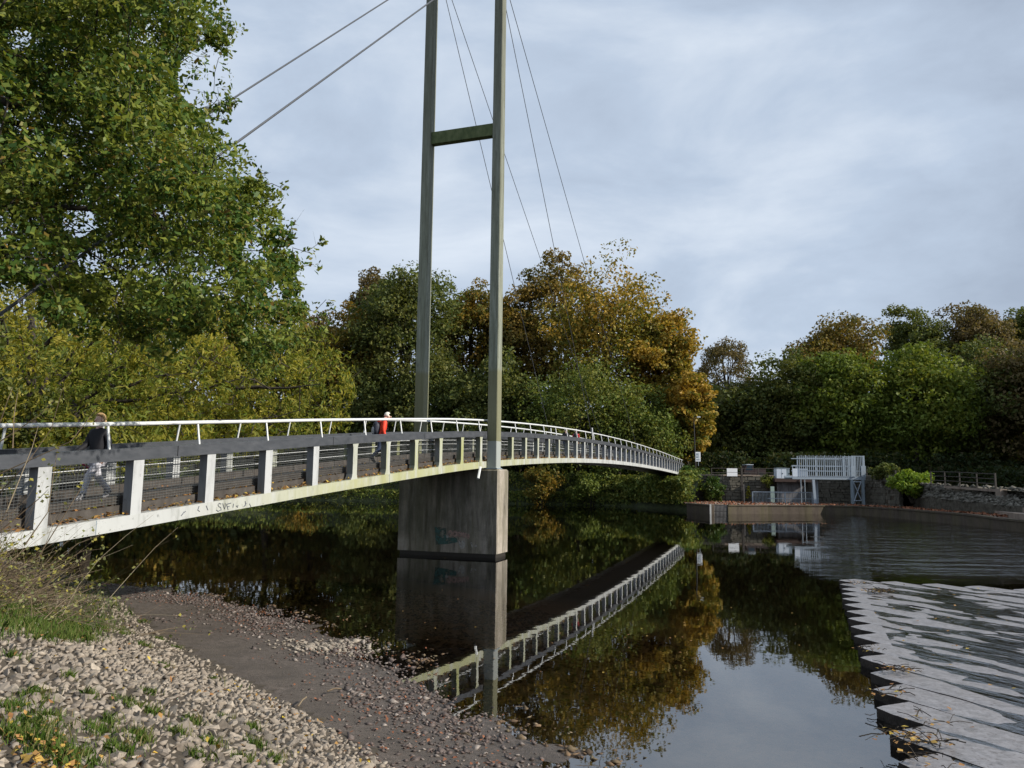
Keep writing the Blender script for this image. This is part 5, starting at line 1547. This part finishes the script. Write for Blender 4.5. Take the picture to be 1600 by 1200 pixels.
# long sprays that cross the railing, as in front of the first bays
for pix, Y in (([(0, 770), (45, 720), (80, 670), (98, 606)], 10.6), ([(0, 690), (60, 650), (85, 625)], 10.4), ([(0, 740), (110, 690), (150, 640)], 10.8), ([(60, 870), (110, 790), (128, 760)], 10.7), ([(0, 660), (12, 625), (20, 605)], 10.2), ([(20, 700), (22, 650), (28, 612)], 10.2), ([(60, 905), (120, 850), (160, 835)], 11), ([(70, 910), (130, 880), (160, 872)], 11), ([(40, 850), (75, 800), (90, 700)], 10.5), ([(0, 830), (60, 780), (75, 765)], 10.3), ([(10, 800), (50, 700), (60, 665)], 10.4)):
    pts = [atY(x, y, Y + random.uniform(-.1, .1)) for x, y in pix]
    mb.tube(pts, [.010, .007, .004, .003][:len(pts)] if len(pts) > 3 else [.009, .006, .003], 4, False)
    tips_ += [pts[-1], pts[-1].lerp(pts[-2], .15), pts[-1].lerp(pts[-2], .3)]
mb.build('twigs', M_twig, shr)
L_shrub = mat_leaf('pale_shrub_leaves', [(.16, .19, .08), (.24, .25, .12), (.34, .30, .06), (.12, .14, .06)], None, trans=.3)
Pt = np.array([tuple(t_ + Vector((random.gauss(0, .05), random.gauss(0, .05), random.gauss(0, .05)))) for t_ in tips_ for q_ in range(3)])
V = leaf_quads(Pt, np.full(len(Pt), .052), np.random.default_rng(77), aspect=.75)
link('leaves', arr_mesh('leaves', V, np.arange(len(V)).reshape(-1, 4), L_shrub), shr)
# ================================================================== PEOPLE
def skinned(name, nodes, edges, mat, parent, sub=2, **props):
    """nodes: {key: (x, y, z, r)}; one continuous skin over the joints"""
    keys = list(nodes); ix = {k: j for j, k in enumerate(keys)}
    me = bpy.data.meshes.new(name)
    me.from_pydata([nodes[k][:3] for k in keys], [(ix[a], ix[b]) for a, b in edges], [])
    tmp = bpy.data.objects.new('tmp_' + name, me); COL.objects.link(tmp)
    m_ = tmp.modifiers.new('skin', 'SKIN'); m_.use_smooth_shade = True
    if not me.skin_vertices: pass
    for j, k in enumerate(keys):
        r4 = nodes[k][3]
        me.skin_vertices[0].data[j].radius = r4 if isinstance(r4, tuple) else (r4, r4)
        me.skin_vertices[0].data[j].use_root = (j == 0)
    s_ = tmp.modifiers.new('sub', 'SUBSURF'); s_.levels = sub; s_.render_levels = sub
    dg = bpy.context.evaluated_depsgraph_get(); dg.update()
    m2 = bpy.data.meshes.new_from_object(tmp.evaluated_get(dg))
    m2.name = name
    bpy.data.objects.remove(tmp); bpy.data.meshes.remove(me)
    m2.materials.clear(); m2.materials.append(mat)
    m2.polygons.foreach_set('use_smooth', [True] * len(m2.polygons))
    return link(name, m2, parent, local=True, **props)
def blob(name, c, r3, mat, parent, seg=14, deform=None):
    bm = bmesh.new(); bmesh.ops.create_uvsphere(bm, u_segments=seg, v_segments=10, radius=1)
    for v in bm.verts:
        if deform: deform(v)
        v.co = Vector((c[0] + v.co.x * r3[0], c[1] + v.co.y * r3[1], c[2] + v.co.z * r3[2]))
    me = bpy.data.meshes.new(name); bm.to_mesh(me); bm.free(); me.materials.append(mat)
    me.polygons.foreach_set('use_smooth', [True] * len(me.polygons))
    return link(name, me, parent, local=True)
M_skin = flat('skin', (.70, .46, .36), .5, var=.05)
M_lip = flat('lips', (.42, .16, .14), .5, var=.02)
M_eye = flat('eyes', (.03, .025, .02), .3, var=.02)
def person(label, loc, rz, H, coat, trouser, shoe, hair, stride=.36, bend=0., longhair=False, headdown=0., arms=(.25, -.3), coatlen=.0, group=None, head_turn=0.):
    """faces +Y of its own frame; stride = half step length"""
    t_ = thing('person', label, 'person', loc=loc, rz=rz, group=group)
    s = H / 1.7
    def n3(x, y, z, r): return (x * s, y * s, z * s, r * s if not isinstance(r, tuple) else (r[0] * s, r[1] * s))
    hip = .90 - stride * .10
    fy, by_ = stride, -stride
    def lean(z): return bend * max(0, z - hip)
    J = {
        'pelvis': n3(0, 0, hip, (.135, .10)), 'waist': n3(0, lean(1.05), 1.05, (.12, .09)), 'chest': n3(0, lean(1.25), 1.25, (.15, .11)), 'neckb': n3(0, lean(1.40), 1.40, (.07, .065)), 'neck': n3(0, lean(1.46) + .01, 1.47, .05),
        'jaw': n3(0, lean(1.5) + .03 + headdown * .06, 1.525 - headdown * .02, (.06, .075)), 'head': n3(0, lean(1.6) + .015 + headdown * .1, 1.61 - headdown * .04, (.075, .092)), 'crown': n3(0, lean(1.66) + headdown * .12, 1.665 - headdown * .06, (.058, .07)),
    }
    Eg = [('pelvis', 'waist'), ('waist', 'chest'), ('chest', 'neckb'), ('neckb', 'neck'), ('neck', 'jaw'), ('jaw', 'head'), ('head', 'crown')]
    for sd, nm, fwd in ((-1, 'l', fy), (1, 'r', by_)):
        kneey = fwd * .55 + .06; ank = .085 if fwd > 0 else .20
        J['hip' + nm] = n3(sd * .085, 0, hip - .06, .085); J['knee' + nm] = n3(sd * .085, kneey, .49 if fwd > 0 else .46, .058)
        J['ank' + nm] = n3(sd * .08, fwd * 1.0 - (.0 if fwd > 0 else .07), ank, .04); J['toe' + nm] = n3(sd * .09, fwd + .14 - (0 if fwd > 0 else .06), .04 if fwd > 0 else .06, .035)
        Eg += [('pelvis', 'hip' + nm), ('hip' + nm, 'knee' + nm), ('knee' + nm, 'ank' + nm), ('ank' + nm, 'toe' + nm)]
        sw = arms[0] if sd < 0 else arms[1]
        b0 = lean(1.36)
        J['sh' + nm] = n3(sd * .17, b0, 1.36, .052); J['el' + nm] = n3(sd * .215, b0 + sw * .35 - .03, 1.10, .042); J['wr' + nm] = n3(sd * .20, b0 + sw * .9 + .10, .91, .029)
        J['pa' + nm] = n3(sd * .195, b0 + sw * 1.05 + .14, .85, (.032, .02))
        Eg += [('chest', 'sh' + nm), ('sh' + nm, 'el' + nm), ('el' + nm, 'wr' + nm), ('wr' + nm, 'pa' + nm)]
        px_, py_, pz_ = sd * .195, b0 + sw * 1.05 + .14, .85
        for q_, (dx, L) in enumerate(((-.024, .066), (-.008, .076), (.008, .07), (.024, .055))):
            J[f'f{q_}a{nm}'] = n3(px_ + dx * .4, py_ + dx + .012, pz_ - .045, .0105); J[f'f{q_}b{nm}'] = n3(px_ + dx * .3 - sd * .012, py_ + dx * 1.1 + .02, pz_ - .045 - L * .6, .009)
            J[f'f{q_}c{nm}'] = n3(px_ - sd * .03, py_ + dx * 1.1 + .012, pz_ - .045 - L, .008)
            Eg += [('pa' + nm, f'f{q_}a{nm}'), (f'f{q_}a{nm}', f'f{q_}b{nm}'), (f'f{q_}b{nm}', f'f{q_}c{nm}')]
        J['th' + nm] = n3(px_ - sd * .005, py_ + .042, pz_ - .01, .011); J['ti' + nm] = n3(px_ - sd * .02, py_ + .05, pz_ - .055, .009)
        Eg += [('pa' + nm, 'th' + nm), ('th' + nm, 'ti' + nm)]
    body = skinned('body', J, Eg, M_skin, t_, 2 if loc[1] < 40 else 1)
    g = lambda k, dr, **kw: (*J[k][:3], tuple(r + dr * s for r in (J[k][3] if isinstance(J[k][3], tuple) else (J[k][3],) * 2)))
    # coat: torso and sleeves over the body
    C = {'chest': g('chest', .03), 'neckb': g('neckb', .022), 'waist': g('waist', .035), 'hem': n3(0, 0, hip - .02 - coatlen, (.175, .14)), 'collar': n3(0, lean(1.45), 1.455, .068)}
    CE = [('hem', 'waist'), ('waist', 'chest'), ('chest', 'neckb'), ('neckb', 'collar')]
    for nm in 'lr':
        C['sh' + nm] = g('sh' + nm, .022); C['el' + nm] = g('el' + nm, .02); C['wr' + nm] = g('wr' + nm, .017)
        CE += [('chest', 'sh' + nm), ('sh' + nm, 'el' + nm), ('el' + nm, 'wr' + nm)]
    skinned('jacket', C, CE, coat, t_)
    T = {'pelvis': g('pelvis', .016)}; TE = []
    for nm in 'lr':
        for k in ('hip', 'knee', 'ank'): T[k + nm] = g(k + nm, .014 if k != 'ank' else .010)
        TE += [('pelvis', 'hip' + nm), ('hip' + nm, 'knee' + nm), ('knee' + nm, 'ank' + nm)]
    skinned('trousers', T, TE, trouser, t_)
    for nm in 'lr':
        a_ = J['ank' + nm]; o = J['toe' + nm]
        up = (a_[0] + (J['knee' + nm][0] - a_[0]) * .3, a_[1] + (J['knee' + nm][1] - a_[1]) * .3, a_[2] + (J['knee' + nm][2] - a_[2]) * .3)
        skinned('boot', {'a': (*a_[:3], .055 * s), 'u': (*up, .058 * s), 't': (*o[:3], .044 * s), 'h': (a_[0], a_[1] - .035 * s, a_[2] - .035 * s, .045 * s)}, [('a', 'u'), ('a', 't'), ('a', 'h')], shoe, t_)
    # face and hair
    hx, hy, hz = J['head'][:3]
    fr = hy + .092 * s
    for sd in (-1, 1):
        blob('eye', (sd * .03 * s, fr - .006 * s, hz - .005 * s), (.012 * s, .006 * s, .007 * s), M_eye, body)
        blob('ear', (sd * .076 * s, hy - .005 * s, hz - .02 * s), (.012 * s, .022 * s, .032 * s), M_skin, body)
    blob('nose', (0, fr + .006 * s, hz - .03 * s), (.014 * s, .02 * s, .024 * s), M_skin, body)
    blob('mouth', (0, fr - .006 * s, hz - .068 * s), (.024 * s, .006 * s, .007 * s), M_lip, body)
    def hd(v):
        if v.co.y > .25 and v.co.z < .45: v.co.y = .25 - (v.co.y - .25) * .3
        if v.co.z < -.45 and not longhair: v.co.z = -.45 - (v.co.z + .45) * .3
    blob('hair', (0, hy - .018 * s, hz + .022 * s), (.092 * s, .112 * s, .108 * s), hair, t_, 18, hd)
    if longhair:
        skinned('hair_bun', {'a': (0, hy - .10 * s, hz + .0 * s, .045 * s), 'b': (0, hy - .135 * s, hz - .05 * s, .04 * s), 'c': (0, hy - .12 * s, hz - .13 * s, .022 * s)}, [('a', 'b'), ('b', 'c')], hair, t_)
    return t_, J, s
def solve_i(px, t, py=700):
    lo, hi = -4., 60.
    for _ in range(50):
        m_ = (lo + hi) / 2; P_ = B(m_, t, 1.0); x_, y_, w_ = projn([tuple(P_)])
        if x_[0] < px: lo = m_
        else: hi = m_
    return lo
back = math.pi - TH; ahead = -TH      # turning +Y to run down the bridge towards us / away from us
M_black_jacket = flat('black_jacket', (.010, .010, .014), .75); M_legging = mat_noise('grey_marl_leggings', [(.3, (.42, .42, .47)), (.7, (.62, .62, .68))], 60, .9)
M_boot = mat_noise('spotted_boots', [(.46, (.02, .02, .026)), (.54, (.36, .36, .38))], 26, .6, detail=1)
M_blond = mat_noise('blond_hair', [(.3, (.34, .21, .09)), (.7, (.58, .40, .20))], 20, .6, stretch=(4, 4, 1))
M_pink = flat('pink_strap', (.55, .07, .17), .6, var=.05)
iw = solve_i(152, 1.25)
wl, WJ, ws = person('woman in a black jacket and grey leggings striding towards the near end of the bridge', B(iw, 1.25, .172), back, 1.66, M_black_jacket, M_legging, M_boot, M_blond, stride=.36, longhair=True, arms=(-.1, .32))
lead = thing('dog_lead', 'bright pink looped lead held by the woman in the black jacket', 'lead', loc=wl.location, rz=back)
hx_, hy_, hz_ = WJ['par'][:3]; 
def lc(x, y, z): return (x, y, z)
mb = MB().tube([lc(hx_, hy_ + .04, hz_ - .06), lc(hx_ - .01, hy_, hz_ + .02), lc(hx_ - .02, hy_ - .12, hz_ - .02), lc(hx_, hy_ - .28, hz_ - .10), lc(hx_ + .03, hy_ - .46, hz_ - .18), lc(hx_ + .05, hy_ - .66, hz_ - .30), lc(hx_ + .06, hy_ - .80, hz_ - .40)], .018, 6)
link('strap', mb.mesh('strap', M_pink, True), lead, local=True)
link('handle', MB().tube([lc(hx_ + .03 * math.cos(a_), hy_ + .05 * math.sin(a_) + .02, hz_ - .045 + .02 * math.cos(a_)) for a_ in [k * math.pi / 4 for k in range(9)]], .012, 6).mesh('handle', M_pink, True), lead, local=True)
M_redcoat = flat('red_orange_coat', (.80, .06, .025), .65, var=.08); M_navy = flat('navy_trousers', (.03, .045, .09), .8); M_white_hair = flat('white_hair', (.72, .68, .60), .7, var=.1)
im = solve_i(586, 1.55)
ml, MJ, ms_ = person('white-haired walker in a bright red coat with a rucksack, walking away up the bridge', B(im, 1.35, .172), ahead - .75, 1.74, M_redcoat, M_navy, M_black, M_white_hair, stride=.25, bend=.16, headdown=1., arms=(.1, -.1), coatlen=.12)
rk = thing('rucksack', 'small dark rucksack with pale pocket on the back of the white-haired walker', 'rucksack', loc=ml.location, rz=ahead - .75)
cy = MJ['chest'][1]
def rd(v):
    v.co.x = max(-.8, min(.8, v.co.x)); v.co.y = max(-.75, min(.7, v.co.y))
blob('bag', (0, cy - .22, 1.17), (.17, .13, .24), flat('navy_bag', (.02, .024, .04), .6), rk, 16, rd)
blob('pocket', (-.02, cy - .315, 1.10), (.12, .055, .13), flat('pale_pocket', (.42, .43, .46), .7), rk, 12, rd)
for sd in (-1, 1):
    link('shoulder_strap', MB().tube([(sd * .10, cy - .16, 1.36), (sd * .12, cy - .03, 1.45), (sd * .125, cy + .12, 1.36), (sd * .14, cy + .14, 1.15), (sd * .15, cy - .08, 1.02)], .016, 6).mesh('shoulder_strap', M_black), rk, local=True)
link('hood', MB().tube([(-.12, cy - .10, 1.43), (0, cy - .15, 1.40), (.12, cy - .10, 1.43)], [.03, .05, .03], 8).mesh('hood', M_redcoat, True), ml, local=True)
M_dkcoat = flat('charcoal_coat', (.022, .022, .026), .8); M_grey_hair = flat('grey_hair', (.36, .34, .32), .7)
ia = solve_i(884, 1.75)
person('person in a charcoal coat and pale hat beside the red-jacketed walker far along the bridge', B(ia, 1.75, .172), ahead, 1.74, M_dkcoat, M_navy, M_black, M_white_hair, stride=.2, coatlen=.15)
ib = solve_i(900, 1.0)
r2, RJ, _s = person('grey-haired walker in a crimson jacket with a dark pack far along the bridge', B(ib, 1.0, .172), ahead, 1.66, flat('crimson_jacket', (.5, .02, .035), .6), M_dkcoat, M_black, M_grey_hair, stride=.2, arms=(.15, -.25))
pk_ = thing('backpack', 'dark backpack on the crimson-jacketed walker far along the bridge', 'backpack', loc=r2.location, rz=ahead)
blob('bag', (0, RJ['chest'][1] - .2, 1.2), (.15, .11, .21), M_dkcoat, pk_, 14, rd)
for sd in (-1, 1):
    link('shoulder_strap', MB().tube([(sd * .10, -.14, 1.36), (sd * .12, 0, 1.44), (sd * .125, .14, 1.34), (sd * .14, .12, 1.12)], .016, 5).mesh('shoulder_strap', M_black), pk_, local=True)
